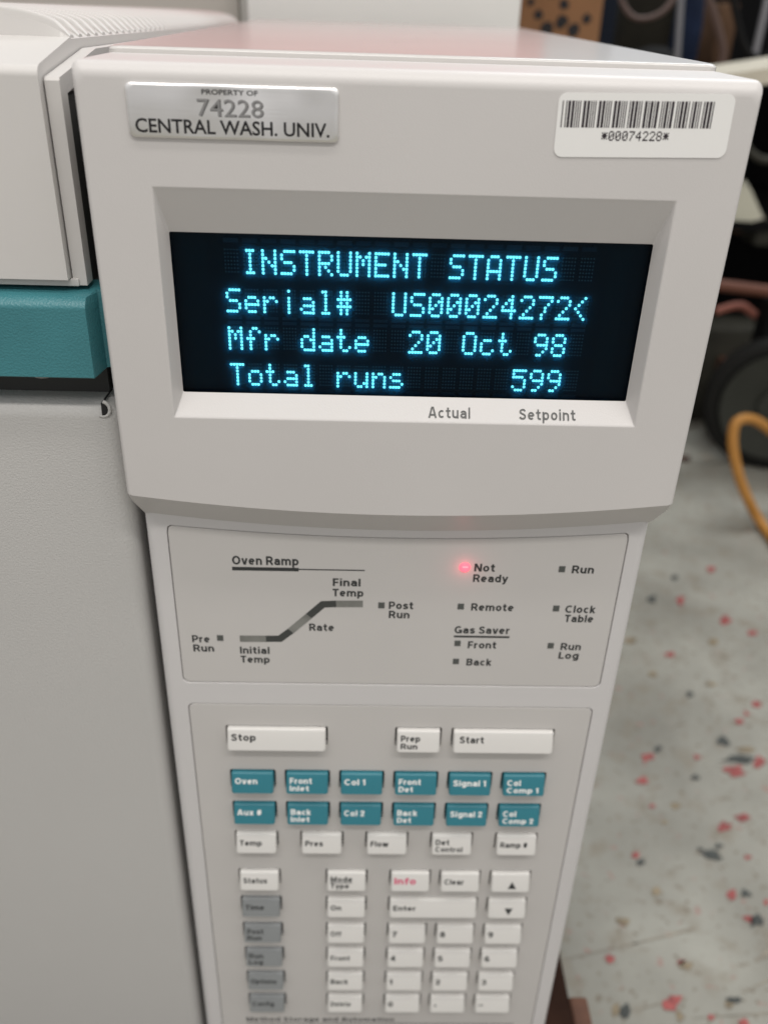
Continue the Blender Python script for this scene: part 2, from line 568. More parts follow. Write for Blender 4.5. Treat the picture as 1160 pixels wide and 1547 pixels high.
for fx, fy, hw, hh, mi in flecks:
    px, py = 800 + fx * 0.638, 560 + fy * 0.638
    hw, hh = hw * 0.82, hh * 0.82
    n = 11
    ph = [random.uniform(0.5, 1.3) for _ in range(n)]
    pts = []
    for k in range(n):
        a = 2 * math.pi * k / n
        q = on_floor(px + hw * ph[k] * math.cos(a), py - hh * ph[k] * math.sin(a), -T + 0.0008)
        pts.append(q)
    poly(bm, pts, mi)
# flecks over the rest of the floor, out of the picture's crop
for _ in range(500):
    X, Y = random.uniform(-1.6, 2.6), random.uniform(-1.6, 2.4)
    if 0.1 < X < 0.75 and -0.05 < Y < 1.1:
        continue
    r = random.uniform(0.003, 0.010)
    el = random.uniform(0.5, 1)
    rot = random.uniform(0, 3.14)
    pts = []
    for k in range(8):
        a = 2 * math.pi * k / 8
        rr = r * random.uniform(0.7, 1.2)
        ex, ey = rr * math.cos(a), rr * el * math.sin(a)
        pts.append((X + ex * math.cos(rot) - ey * math.sin(rot), Y + ex * math.sin(rot) + ey * math.cos(rot), -T + 0.0008))
    poly(bm, pts, random.choice((1, 2, 3)))
# scuffs and the seam line
def scratch(p0, p1, w, mi):
    a, b = on_floor(*p0, -T + 0.0006), on_floor(*p1, -T + 0.0006)
    n = (b - a).cross(Vector((0, 0, 1))).normalized() * w
    poly(bm, (a + n * 0.4, b + n, b - n, a - n * 0.4), mi)
m_scuf = mat('floor_scuff', (0.27, 0.24, 0.19), 0.6, var=0.35, vscale=60)
for p0, p1, w in (((850, 1449), (962, 1424), 0.0006), ((955, 1426), (1050, 1402), 0.0011), ((1140, 1452), (1162, 1437), 0.002), ((1120, 1500), (1165, 1478), 0.0007), ((1045, 1538), (1165, 1530), 0.0006),
                  ((1010, 1102), (1034, 1090), 0.0009), ((960, 1525), (1010, 1512), 0.0006)):
    scratch(p0, p1, w, 4)
solo('floor', bm, [m_floor, m_fred, m_fblk, m_fbrn, m_scuf], None, None, (0, 0, -T), kind='structure')

m_wall = mat('pale_wall_paint', (0.52, 0.56, 0.61), 0.7, 0.3, var=0.03, vscale=4)
bm = bmesh.new()
box(bm, -4, 5, 2.6, 2.75, -T, 1.9)
solo('back_wall', bm, m_wall, None, None, (0, 2.6, -T), kind='structure')

# ------------------------------------------------------------------ wooden stand under the instrument
m_wood = mat('dark_stained_wood', (0.024, 0.011, 0.007), 0.8, 0.1, bump=(60, 0.4, 0.002), var=0.45, vscale=24)
m_wood2 = mat('raw_brown_wood', (0.125, 0.058, 0.036), 0.65, 0.3, bump=(60, 0.4, 0.002), var=0.35, vscale=40)
st = Root('wooden_stand', 'low dark brown wooden stand on the floor under the beige instrument', 'stand', (-0.2, 0.2, -T))
bm = bmesh.new()
box(bm, -0.48, 0.117, -0.03, 0.5, -0.525, -0.5, 0.002)
link('board', bm, m_wood, st)
for x in (-0.45, 0.05):
    bm = bmesh.new()
    box(bm, x, x + 0.05, 0.0, 0.47, -T, -0.5255, 0.002)
    link('runner', bm, m_wood, st)
bm = bmesh.new()
box(bm, 0.1175, 0.1285, -0.02, 0.066, -0.545, -0.503, 0.0015)
link('edge_batten', bm, m_wood2, st)

# ------------------------------------------------------------------ the instrument
gc = Root('gas_chromatograph', 'beige laboratory instrument with a glowing cyan display, teal bar and keypad on wooden stand', 'lab instrument', (-0.15, 0.21, -0.5))

# display head: rounded front, curved lower lip, recessed window
HW, SAG = 89.0 * mm, 5.6 * mm


def head_loop(Y, a):
    """outline at depth Y; a = 0 on the front face ... 1 at the full outline"""
    it, isd, ib = 4.0 * mm * (1 - a), 1.8 * mm * (1 - a), 0.4 * mm * (1 - a)
    hw, zt = HW - isd, -it
    pts = []
    rc = 2.2 * mm
    for k in range(6):
        t = math.radians(90 * k / 5)
        pts.append((hw - rc + rc * math.cos(t), zt - rc + rc * math.sin(t)))
    for k in range(6):
        t = math.radians(90 + 90 * k / 5)
        pts.append((-hw + rc + rc * math.cos(t), zt - rc + rc * math.sin(t)))
    yb = max(0, Y - 0.5 * mm)
    for k in range(1, 10):
        pts.append((-hw, zt - rc + (-124.4 * mm - zt + rc) * k / 10))
    pts.append((-hw, -124.6 * mm))
    taper = 0.21 * yb
    nb = 25
    for k in range(nb):
        x = -1 + 2 * k / (nb - 1)
        z = -125.4 * mm - SAG * (1 - x * x) + ib - 1.2 * yb
        pts.append((x * (hw - 0.6 * mm - taper), z))
    pts.append((hw, -124.6 * mm))
    for k in range(9, 0, -1):
        pts.append((hw, zt - rc + (-124.4 * mm - zt + rc) * k / 10))
    return pts


bm = bmesh.new()
loops = []
for k in range(8):
    t = math.radians(90 * k / 7)
    Y = 4.0 * mm * (1 - math.cos(t))
    loops.append(ring(bm, head_loop(Y, math.sin(t)), Y))
loops.append(ring(bm, head_loop(10.6 * mm, 1), 10.6 * mm))
last = head_loop(10.6 * mm, 1)
loops.append(ring(bm, last, 46 * mm))
for a, b in zip(loops, loops[1:]):
    bridge(bm, a, b)
win = []
wx0, wx1, wz0, wz1 = -70.7 * mm, 70.8 * mm, -97.1 * mm, -30.3 * mm
sx0, sx1, sz0, sz1 = -68.6 * mm, 68.5 * mm, -91.1 * mm, -42.9 * mm
SD = 5.5 * mm
for grow, y, t in ((0.55, 0, 0), (0.15, 0.12, 0), (0.0, 0.5, 0.04), (0, 0, 1)):
    g = grow * mm
    X0, X1 = wx0 + (sx0 - wx0) * t - g, wx1 + (sx1 - wx1) * t + g
    Z0, Z1 = wz0 + (sz0 - wz0) * t - g, wz1 + (sz1 - wz1) * t + g
    win.append(ring(bm, rrect(X0, X1, Z0, Z1, 0.5 * mm, 3), SD if t == 1 else y * mm))
for a, b in zip(win, win[1:]):
    bridge(bm, a, b)
fill(bm, [loops[0], win[0]])
# printed words on the lower slope of the recess
L = math.hypot(SD, wz0 - sz0)
def slope(X, t, dy=0):
    return (X, SD * t - 0.05 * mm + dy, wz0 + (sz0 - wz0) * t + 0.06 * mm)
stext(bm, 'Actual', 6.9 * mm, 19.9 * mm, 0.17, 0.44, 0, 1, 0.14, slope)
stext(bm, 'Setpoint', 35.0 * mm, 52.6 * mm, 0.17, 0.44, 0, 1, 0.14, slope)
head = link('display_head', bm, [m_head, m_inkg], gc, smooth=35)

# ------------------------------------------------------------------ the vacuum fluorescent display
FONT = {
    'I': '01110 00100 00100 00100 00100 00100 01110', 'N': '10001 10001 11001 10101 10011 10001 10001', 'S': '01111 10000 10000 01110 00001 00001 11110',
    'T': '11111 00100 00100 00100 00100 00100 00100', 'R': '11110 10001 10001 11110 10100 10010 10001', 'U': '10001 10001 10001 10001 10001 10001 01110',
    'M': '10001 11011 10101 10101 10001 10001 10001', 'E': '11111 10000 10000 11110 10000 10000 11111', 'A': '01110 10001 10001 10001 11111 10001 10001',
    'e': '00000 00000 01110 10001 11111 10000 01110', 'r': '00000 00000 10110 11001 10000 10000 10000', 'i': '00100 00000 00100 00100 00100 00100 00100',
    'a': '00000 00000 01110 00001 01111 10001 01111', 'l': '01100 00100 00100 00100 00100 00100 01110', '#': '01010 01010 11111 01010 11111 01010 01010',
    '0': '01110 10001 10011 10101 11001 10001 01110', '2': '01110 10001 00001 00010 00100 01000 11111', '4': '00010 00110 01010 10010 11111 00010 00010',
    '7': '11111 00001 00010 00100 00100 01000 01000', '<': '00010 00100 01000 10000 01000 00100 00010', 'f': '00110 01001 01000 11100 01000 01000 01000',
    'd': '00001 00001 01101 10011 10001 10001 01111', 't': '01000 01000 11100 01000 01000 01001 00110', 'O': '01110 10001 10001 10001 10001 10001 01110',
    'c': '00000 00000 01110 10000 10000 10001 01110', '9': '01110 10001 10001 01111 00001 00010 01100', '8': '01110 10001 10001 01110 10001 10001 01110',
    'o': '00000 00000 01110 10001 10001 10001 01110', 'u': '00000 00000 10001 10001 10001 10011 01101', 'n': '00000 00000 10110 11001 10001 10001 10001',
    's': '00000 00000 01110 10000 01110 00001 11110', '5': '11111 10000 11110 00001 00001 10001 01110', '*': '00000 10101 01110 11111 01110 10101 00000', ' ': '00000 ' * 7}
ROWS = [' INSTRUMENT STATUS  ', 'Serial#  US00024272<', 'Mfr date  20 Oct 98 ', 'Total runs      599 ']


def lit_material():
    m = bpy.data.materials.new('lit_cyan_phosphor')
    m.use_nodes = True
    nt = m.node_tree
    for n in list(nt.nodes):
        nt.nodes.remove(n)
    out = nt.nodes.new('ShaderNodeOutputMaterial')
    e = nt.nodes.new('ShaderNodeEmission')
    e.inputs['Color'].default_value = (0.23, 0.88, 0.97, 1)
    e.inputs['Strength'].default_value = 2.4
    nt.links.new(e.outputs[0], out.inputs[0])
    return m


def pane_material():
    """smoked front pane: mostly clear, a trace of haze that spreads the light, and a gloss"""
    m = bpy.data.materials.new('smoked_display_pane')
    m.use_nodes = True
    nt = m.node_tree
    for n in list(nt.nodes):
        nt.nodes.remove(n)
    out = nt.nodes.new('ShaderNodeOutputMaterial')
    tr = nt.nodes.new('ShaderNodeBsdfTransparent')
    tr.inputs['Color'].default_value = (0.62, 0.93, 1.0, 1)
    tl = nt.nodes.new('ShaderNodeBsdfTranslucent')
    tl.inputs['Color'].default_value = (0.05, 0.46, 1.0, 1)
    gl = nt.nodes.new('ShaderNodeBsdfGlossy')
    gl.inputs['Roughness'].default_value = 0.12
    gl.inputs['Color'].default_value = (0.35, 0.35, 0.35, 1)
    fr = nt.nodes.new('ShaderNodeFresnel')
    fr.inputs['IOR'].default_value = 1.35
    m1 = nt.nodes.new('ShaderNodeMixShader')
    m1.inputs[0].default_value = 0.27
    m2 = nt.nodes.new('ShaderNodeMixShader')
    nt.links.new(tr.outputs[0], m1.inputs[1])
    nt.links.new(tl.outputs[0], m1.inputs[2])
    nt.links.new(fr.outputs[0], m2.inputs[0])
    nt.links.new(m1.outputs[0], m2.inputs[1])
    nt.links.new(gl.outputs[0], m2.inputs[2])
    nt.links.new(m2.outputs[0], out.inputs[0])
    return m


m_lit = lit_material()
m_sub = mat('dark_display_substrate', (0.0010, 0.002, 0.005), 0.5, 0.2)
m_sub2 = mat('teal_display_strip', (0.0015, 0.005, 0.008), 0.5, 0.2)
m_un = mat('unlit_phosphor', (0.055, 0.105, 0.13), 0.6, 0.2)
m_un2 = mat('grid_reflection', (0.018, 0.031, 0.046), 0.5, 0.2)
bm = bmesh.new()
box(bm, sx0 - 3 * mm, sx1 + 3 * mm, 8.3 * mm, 17 * mm, sz0 - 2 * mm, sz1 + 2 * mm)
rect(bm, -65.5 * mm, -58.6 * mm, -91 * mm, -45.5 * mm, 8.2 * mm, 1)
rect(bm, 57.5 * mm, 63.5 * mm, -91 * mm, -45.5 * mm, 8.2 * mm, 1)
scr = link('display_screen', bm, [m_sub, m_sub2], gc)
lit, un = bmesh.new(), bmesh.new()
X0, PX, DX, DZ = -54.05 * mm, 5.42 * mm, 0.884 * mm, 1.061 * mm
rr = 0.36 * mm


def dot(b, x, z, y, rx, rz, n=8):
    poly(b, [(x + rx * math.cos(2 * math.pi * k / n + 0.39), y, z + rz * math.sin(2 * math.pi * k / n + 0.39)) for k in range(n)])


for r, row in enumerate(ROWS):
    zt = -48.05 * mm - 11.50 * mm * r
    for c, ch in enumerate(row):
        bits = FONT[ch].split()
        for j in range(7):
            for i in range(5):
                x, z = X0 + PX * c + rr + DX * i, zt - DZ * j
                if ch != ' ' and bits[j][i] == '1':
                    dot(lit, x, z, 7.4 * mm, 0.43 * mm, 0.46 * mm)
                else:
                    dot(un, x, z, 7.9 * mm, 0.24 * mm, 0.27 * mm, 6)
        xa, xb = X0 + PX * c, X0 + PX * c + 4.3 * mm
        if r == 0:  # strips between the rows paint faint reflections of the anodes
            for dz in (2.0,):
                rect(un, xa, xb, zt + dz * mm, zt + (dz + 1.3) * mm, 8.0 * mm, 2 if c % 3 else 1)
        if r == 1:
            rect(un, xa, xb, zt - 9.0 * mm, zt - 8.1 * mm, 8.0 * mm, 1)
            rect(un, xa, xb, zt - 10.5 * mm, zt - 9.5 * mm, 8.0 * mm, 1)
        if r == 3:
            rect(un, xa, xb, zt - 9.0 * mm, zt - 7.9 * mm, 8.0 * mm, 2)
m_un3 = mat('faint_grid_reflection', (0.010, 0.020, 0.032), 0.5, 0.2)
link('lit_lettering', lit, m_lit, gc, scr, 'glowing cyan dot matrix lettering INSTRUMENT STATUS')
link('unlit_dots_and_reflections', un, [m_un, m_un2, m_un3], gc, scr)
bm = bmesh.new()
rect(bm, sx0 - 2 * mm, sx1 + 2 * mm, sz0 - 1 * mm, sz1 + 1 * mm, 6.5 * mm, 0)
link('screen_glass', bm, pane_material(), gc, scr)

# ------------------------------------------------------------------ property plate and barcode sticker on the head
bm = bmesh.new()
pl0, pl1, pz0, pz1 = -75.2 * mm, -20.9 * mm, -17.7 * mm, -4.6 * mm
lv = []
for g, y in ((0, -0.05), (0, -0.55), (-0.25, -0.85), (-0.8, -0.98)):
    lv.append(ring(bm, rrect(pl0 - g * mm, pl1 + g * mm, pz0 - g * mm, pz1 + g * mm, 1.6 * mm, 5), y * mm))
for a, b in zip(lv, lv[1:]):
    bridge(bm, a, b)
fill(bm, [lv[-1]])
yt = -1.02 * mm
text(bm, 'PROPERTY OF', -55.8 * mm, -41.5 * mm, -7.0 * mm, 1.2 * mm, yt, 1, 0.022)
text(bm, 'CENTRAL WASH. UNIV.', -73.4 * mm, -23.3 * mm, -16.4 * mm, 3.4 * mm, yt, 1, 0.018)
link('property_plate', bm, [m_alu, m_black], gc, smooth=40, label='small silver metal property plate with black lettering')
plate_obj = COL.objects[-1]
bm = bmesh.new()
text(bm, '74228', -57.0 * mm, -40.1 * mm, -12.2 * mm, 4.0 * mm, -1.008 * mm, 1, 0.006)  # dark offset copy paints the shadow edges of the stamped digits
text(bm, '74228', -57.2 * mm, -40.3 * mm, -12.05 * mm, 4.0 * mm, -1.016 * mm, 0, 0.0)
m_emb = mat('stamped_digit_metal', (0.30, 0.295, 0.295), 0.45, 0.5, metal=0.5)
m_emb_shade = mat('stamped_digit_shade', (0.10, 0.098, 0.098), 0.5, 0.5, metal=0.5)
link('stamped_number', bm, [m_emb, m_emb_shade], gc, plate_obj)

bm = bmesh.new()
ca, sa = math.cos(math.radians(1.15)), math.sin(math.radians(1.15))
cx, cz = 58.6 * mm, -11.4 * mm
def tilt(x, z):
    dx, dz = x - cx, z - cz
    return cx + dx * ca - dz * sa, cz + dx * sa + dz * ca
o1 = [tilt(x, z) for x, z in rrect(cx - 22.9 * mm, cx + 22.9 * mm, cz - 7.75 * mm, cz + 7.75 * mm, 2.2 * mm, 6)]
l0, l1 = ring(bm, o1, -0.02 * mm), ring(bm, o1, -0.22 * mm)
bridge(bm, l0, l1)
fill(bm, [l1])
C39 = {'*': 'nwnnwnwnn', '0': 'nnnwwnwnn', '7': 'nnnwnnwnw', '4': 'nnnwwnnnw', '2': 'nnwwnnnnw', '8': 'wnnwnnwnn'}
code = '*00074228*'
bars, pos = [], 0.0
for ch in code:
    for i, q in enumerate(C39[ch]):
        wdt = 2.4 if q == 'w' else 1.0
        if i % 2 == 0:
            bars.append((pos, pos + wdt))
        pos += wdt
    pos += 1.0
k = 39.4 * mm / (pos - 1)
for a, b in bars:
    q = [tilt(x, z) for x, z in ((36.8 * mm + a * k, -11.9 * mm), (36.8 * mm + b * k, -11.9 * mm), (36.8 * mm + b * k, -5.5 * mm), (36.8 * mm + a * k, -5.5 * mm))]
    poly(bm, [(x, -0.26 * mm, z) for x, z in q], 1)
for c, ch in enumerate(code):
    bits = FONT[ch].split()
    for j in range(7):
        for i in range(5):
            if bits[j][i] == '1':
                x, z = 47.9 * mm + c * 1.80 * mm + i * 0.285 * mm, -13.05 * mm - j * 0.335 * mm
                q = [tilt(x + a, z + b) for a, b in ((0, 0), (0.31 * mm, 0), (0.31 * mm, 0.37 * mm), (0, 0.37 * mm))]
                poly(bm, [(a, -0.26 * mm - 0.004 * mm * ((i + j) % 2), b) for a, b in q], 1)
link('barcode_sticker', bm, [m_stick, m_bar], gc, label='white barcode sticker with rounded corners')

# ------------------------------------------------------------------ top sheet, column, panels
bm = bmesh.new()
def top_loop(r, dz):
    return rrect(-88.3 * mm + r, 88.3 * mm - r, 36 * mm + r, 435 * mm - r, 3 * mm, 4), dz
lv = []
for ins, z in ((0, -3.0), (0, 0.9), (0.5, 1.5), (1.3, 1.8)):
    p, z = top_loop(ins * mm, z * mm)
    lv.append([bm.verts.new((a, b, z)) for a, b in p])
for a, b in zip(lv, lv[1:]):
    bridge(bm, a, b)
bm.faces.new(lv[-1])
for sx_, sy_, sr in ((-0.004, 0.118, 0.0009), (0.006, 0.162, 0.0011), (-0.055, 0.10, 0.0005), (0.04, 0.075, 0.0004), (0.02, 0.26, 0.0012)):
    poly(bm, [(sx_ + sr * random.uniform(0.5, 1.2) * math.cos(k * 1.047), sy_ + sr * random.uniform(0.5, 1.2) * math.sin(k * 1.047), 1.86 * mm) for k in range(6)], 1)
link('top_cover', bm, [m_top, m_black], gc, smooth=40)

bm = bmesh.new()
box(bm, -86.5 * mm, 86.5 * mm, 46.3 * mm, 432 * mm, -485 * mm, -3.2 * mm)
link('body_housing', bm, m_col, gc)

PY = 10.0 * mm
bm = bmesh.new()
cl0, cl1, cz0, cz1 = -86.9 * mm, 86.2 * mm, -485 * mm, -128 * mm
lv = []
for kx in range(7):
    t = math.radians(90 * kx / 6)
    ins, y = 3.5 * mm * (1 - math.sin(t)), PY + 3.5 * mm * (1 - math.cos(t))
    lv.append(ring(bm, rrect(cl0 + ins, cl1 - ins, cz0 + ins, cz1, 0.5 * mm, 2), y))
lv.append(ring(bm, rrect(cl0, cl1, cz0, cz1, 0.5 * mm, 2), 46 * mm))
for a, b in zip(lv, lv[1:]):
    bridge(bm, a, b)


def status_outline(ins):
    x0, x1, z0 = -79.5 * mm + ins, 79.6 * mm - ins, -211.5 * mm + ins
    r = 2.6 * mm
    pts = []
    for k in range(21):
        u = 1 - 2 * k / 20
        x = (x1 + x0) / 2 + u * ((x1 - x0) / 2 - r * 0.6)
        pts.append((x, -141.9 * mm - 3.6 * mm * (1 - u * u) - ins))
    pts.append((x0 + 0.15 * r, -142.2 * mm - 0.15 * r - ins))
    pts.append((x0, -142.2 * mm - r - ins))
    for k in range(6):
        a = math.radians(180 + 90 * k / 5)
        pts.append((x0 + r + r * math.cos(a), z0 + r + r * math.sin(a)))
    for k in range(6):
        a = math.radians(270 + 90 * k / 5)
        pts.append((x1 - r + r * math.cos(a), z0 + r + r * math.sin(a)))
    pts.append((x1, -142.2 * mm - r - ins))
    pts.append((x1 - 0.15 * r, -142.2 * mm - 0.15 * r - ins))
    return pts


def keypad_outline(ins):
    return rrect(-78.6 * mm + ins, 78.7 * mm - ins, -470 * mm + ins, -221.9 * mm - ins, 2.4 * mm, 5)


holes = []
for fn in (status_outline, keypad_outline):
    a, b, c = ring(bm, fn(-0.15 * mm), PY), ring(bm, fn(0), PY + 0.2 * mm), ring(bm, fn(0), PY + 1.6 * mm)
    bridge(bm, a, b)
    bridge(bm, b, c)
    holes.append(a)
fill(bm, [lv[0]] + holes)
link('front_column', bm, m_col, gc, smooth=40)

# status panel: film plate with printed words and its indicator lights
bm = bmesh.new()
a, b, c = ring(bm, status_outline(0.28 * mm), PY + 1.6 * mm), ring(bm, status_outline(0.28 * mm), PY + 0.28 * mm), ring(bm, status_outline(0.55 * mm), PY + 0.08 * mm)
bridge(bm, a, b)
bridge(bm, b, c)
fill(bm, [c])
fy = PY + 0.04 * mm
W_ = 0.024


def st_text(s, x0, x1, zb, cap=3.3):
    stext(bm, s, x0 * mm, x1 * mm, zb * mm, cap * mm, fy, 1, 0.205)


st_text('Oven Ramp', -57.9, -34.8, -157.5, 3.6)
rect(bm, -58.1 * mm, -34.8 * mm, -160.0 * mm, -158.5 * mm, fy, 1)
rect(bm, -34.8 * mm, -11.6 * mm, -159.4 * mm, -158.9 * mm, fy, 1)
st_text('Final', -22.8, -13.0, -166.0)
st_text('Temp', -22.9, -11.9, -170.5)
st_text('Rate', -31.4, -22.4, -186.1)
st_text('Post', -2.6, 6.2, -175.7)
st_text('Run', -2.5, 5.0, -179.8)
st_text('Pre', -74.5, -68.1, -192.2)
st_text('Run', -74.4, -66.8, -196.5)
st_text('Initial', -57.2, -46.3, -197.2)
st_text('Temp', -57.2, -46.4, -201.5)
st_text('Not', 27.0, 34.3, -158.8)
st_text('Ready', 26.9, 39.2, -163.3)
st_text('Run', 61.6, 69.4, -158.9)
st_text('Remote', 27.2, 42.6, -175.9)
st_text('Clock', 61.5, 72.4, -176.2)
st_text('Table', 61.8, 72.3, -180.4)
st_text('Gas Saver', 21.9, 42.2, -186.3)
rect(bm, 21.8 * mm, 42.4 * mm, -188.2 * mm, -187.3 * mm, fy, 1)
st_text('Front', 27.3, 37.9, -193.2)
st_text('Back', 27.4, 36.7, -201.4)
st_text('Run', 62.0, 69.6, -193.4)
st_text('Log', 61.8, 69.3, -197.6)
# dark bends of the ramp diagram
hb = 1.45 * mm
def ramp_piece(b, pts, mi, y=fy):
    """band of half width hb along the polyline pts (x, z) with mitred joints"""
    P = [Vector((p[0] * mm, p[1] * mm)) for p in pts]
    up, dn = [], []
    for i, p in enumerate(P):
        if i == 0:
            d = (P[1] - P[0]).normalized()
            n = Vector((-d.y, d.x))
        elif i == len(P) - 1:
            d = (P[-1] - P[-2]).normalized()
            n = Vector((-d.y, d.x))
        else:
            d1, d2 = (P[i] - P[i - 1]).normalized(), (P[i + 1] - P[i]).normalized()
            n1, n2 = Vector((-d1.y, d1.x)), Vector((-d2.y, d2.x))
            n = (n1 + n2).normalized()
            n = n / n.dot(n1)
        up.append(p + n * hb)
        dn.append(p - n * hb)
    for i in range(len(P) - 1):
        poly(b, [(q.x, y, q.y) for q in (dn[i], dn[i + 1], up[i + 1], up[i])], mi)
ramp_piece(bm, ((-47.4, -190.1), (-42.3, -190.0), (-38.2, -186.3)), 2)
ramp_piece(bm, ((-31.5, -179.4), (-26.4, -174.1), (-21.6, -173.8)), 2)
status = link('status_panel', bm, [m_plate, m_ink, m_rampd], gc)
for pts in (((-57.0, -190.2), (-47.4, -190.1)), ((-38.2, -186.3), (-31.5, -179.4)), ((-21.6, -173.8), (-12.0, -173.6))):
    b2 = bmesh.new()
    ramp_piece(b2, pts, 0, fy - 0.03 * mm)
    link('ramp_indicator', b2, m_rampl, gc, status)
for x, z in ((-5.3, -174.1), (-64.2, -190.0), (58.0, -157.2), (23.4, -174.1), (58.1, -174.3), (23.4, -190.9), (23.4, -199.5), (58.2, -191.4)):
    b2 = bmesh.new()
    box(b2, (x - 1.15) * mm, (x + 1.15) * mm, fy - 0.12 * mm, fy + 0.1 * mm, (z - 1.3) * mm, (z + 1.3) * mm, 0.08 * mm, 1)
    link('status_light', b2, m_dim, gc, status)
# the one that is lit: a small glowing red lens
def red_material(col, st):
    m = bpy.data.materials.new('glowing_red_lens')
    m.use_nodes = True
    b = m.node_tree.nodes['Principled BSDF']
    b.inputs['Base Color'].default_value = (0.6, 0.1, 0.12, 1)
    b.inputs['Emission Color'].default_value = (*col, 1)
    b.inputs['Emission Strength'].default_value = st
    return m
b2 = bmesh.new()
prev = None
for k, (r, y) in enumerate(((2.05, 0.05), (1.9, -0.25), (1.4, -0.55), (0.7, -0.7))):
    q = [b2.verts.new((23.6 * mm + r * mm * math.cos(2 * math.pi * i / 24), fy + y * mm, -157.1 * mm + r * mm * math.sin(2 * math.pi * i / 24))) for i in range(24)]
    if prev:
        bridge(b2, prev, q, 0)
    prev = q
b2.faces.new(prev)
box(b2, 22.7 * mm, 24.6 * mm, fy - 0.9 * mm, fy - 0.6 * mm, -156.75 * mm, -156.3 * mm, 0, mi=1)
link('status_light', b2, [red_material((1.0, 0.13, 0.19), 1.25), red_material((1.0, 0.34, 0.38), 1.1)], gc, status, 'glowing red status light beside the words Not Ready', smooth=60)

ld = bpy.data.lights.new('status_light_glow', 'POINT')
ld.energy = 0.00045
ld.color = (1.0, 0.10, 0.14)
ld.shadow_soft_size = 0.0012
lo = bpy.data.objects.new('status_light_glow', ld)
lo.parent = status
lo.location = Vector((23.6 * mm, fy - 3.2 * mm, -157.1 * mm)) - gc.base
COL.objects.link(lo)

# keypad panel with a well for every key
KW, KH = 17.0 * mm, 9.3 * mm
keys = []   # text lines, x centre, z centre, width, kind


def key(lines, xc, zc, w=17.0, kind='w'):
    keys.append((lines, xc, zc, w, kind))


C6 = [-55.3 + 22.15 * i for i in range(6)]
ZR = [-238.2, -262.1, -280.3, -298.2, -322.6, -340.9, -359.6, -377.8, -396.3, -414.6]
key(['Stop'], (C6[0] + C6[1]) / 2 - 0.6, ZR[0], 38.6)
key(['Prep', 'Run'], C6[3] - 0.1, ZR[0])
key(['Start'], (C6[4] + C6[5]) / 2 + 0.3, ZR[0], 39.6)
for i, t in enumerate((['Oven'], ['Front', 'Inlet'], ['Col 1'], ['Front', 'Det'], ['Signal 1'], ['Col', 'Comp 1'])):
    key(t, C6[i], ZR[1], kind='t')
for i, t in enumerate((['Aux #'], ['Back', 'Inlet'], ['Col 2'], ['Back', 'Det'], ['Signal 2'], ['Col', 'Comp 2'])):
    key(t, C6[i], ZR[2], kind='t')
for i, t in enumerate((['Temp'], ['Pres'], ['Flow'], ['Det', 'Control'], ['Ramp #'])):
    key(t, -55.3 + 27.85 * i, ZR[3])
for i, (t, kd) in enumerate(((['Status'], 'w'), (['Time'], 'g'), (['Post', 'Run'], 'g'), (['Run', 'Log'], 'g'), (['Options'], 'g'), (['Config'], 'g'))):
    key(t, -55.0, ZR[4 + i], kind=kd)
for i, t in enumerate((['Mode', 'Type'], ['On'], ['Off'], ['Front'], ['Back'], ['Delete'])):
    key(t, -16.7, ZR[4 + i])
key(['Info'], 11.5, ZR[4], kind='p')
key(['Clear'], 33.6, ZR[4])
key(['UP'], 56.0, ZR[4])
key(['Enter'], 22.6, ZR[5], 39.3)
key(['DOWN'], 56.2, ZR[5])
for i, tt in enumerate((('7', '8', '9'), ('4', '5', '6'), ('1', '2', '3'), ('0', '.', '-'))):
    for j, t in enumerate(tt):
        key([t], 11.6 + 22.3 * j, ZR[6 + i])

bm = bmesh.new()
a, b, c = ring(bm, keypad_outline(0.28 * mm), PY + 1.6 * mm), ring(bm, keypad_outline(0.28 * mm), PY + 0.28 * mm), ring(bm, keypad_outline(0.5 * mm), PY + 0.08 * mm)
bridge(bm, a, b)
bridge(bm, b, c)
hl = []
for lines, xc, zc, w, kd in keys:
    x0, x1 = (xc - w / 2 - 0.75) * mm, (xc + w / 2 + 0.75) * mm
    z0, z1 = zc * mm - KH / 2 - 0.45 * mm, zc * mm + KH / 2 + 0.5 * mm
    p = rrect(x0, x1, z0, z1, 0.8 * mm, 3)
    h0, h1 = ring(bm, p, PY + 0.08 * mm), ring(bm, p, PY + 3.4 * mm)
    bridge(bm, h0, h1, 0)
    f = bm.faces.new(h1)
    f.material_index = 2
    hl.append(h0)
fill(bm, [c] + hl)
stext(bm, 'Method Storage and Automation', -66.2 * mm, 8.2 * mm, -433.6 * mm, 3.4 * mm, fy, 1, 0.19)
rect(bm, -66.2 * mm, 69.2 * mm, -435.9 * mm, -435.3 * mm, fy, 1)
pad = link('keypad_panel', bm, [m_plate, m_ink, m_well], gc)

KM = {'w': (m_keyw, m_ink), 't': (m_keyt, m_inkw), 'g': (m_keyg, m_ink), 'p': (m_keyw, m_inkp)}
KN = {'w': 'white', 't': 'teal', 'g': 'grey', 'p': 'white'}
WID = {'Stop': 9.6, 'Prep': 7.6, 'Run': 6.6, 'Start': 9.6, 'Oven': 9.0, 'Front': 9.0, 'Inlet': 7.8, 'Col 1': 8.5, 'Col 2': 8.5, 'Det': 5.9, 'Signal 1': 13.4, 'Signal 2': 13.4,
       'Col': 5.5, 'Comp 1': 13.0, 'Comp 2': 13.0, 'Aux #': 10.0, 'Back': 8.2, 'Temp': 9.4, 'Pres': 7.5, 'Flow': 7.6, 'Control': 11.6, 'Ramp #': 11.6, 'Status': 10.4, 'Time': 8.4,
       'Post': 7.4, 'Log': 6.4, 'Options': 12.2, 'Config': 10.4, 'Mode': 9.6, 'Type': 8.2, 'On': 4.8, 'Off': 4.8, 'Delete': 9.8, 'Info': 9.4, 'Clear': 8.6, 'Enter': 10.2}
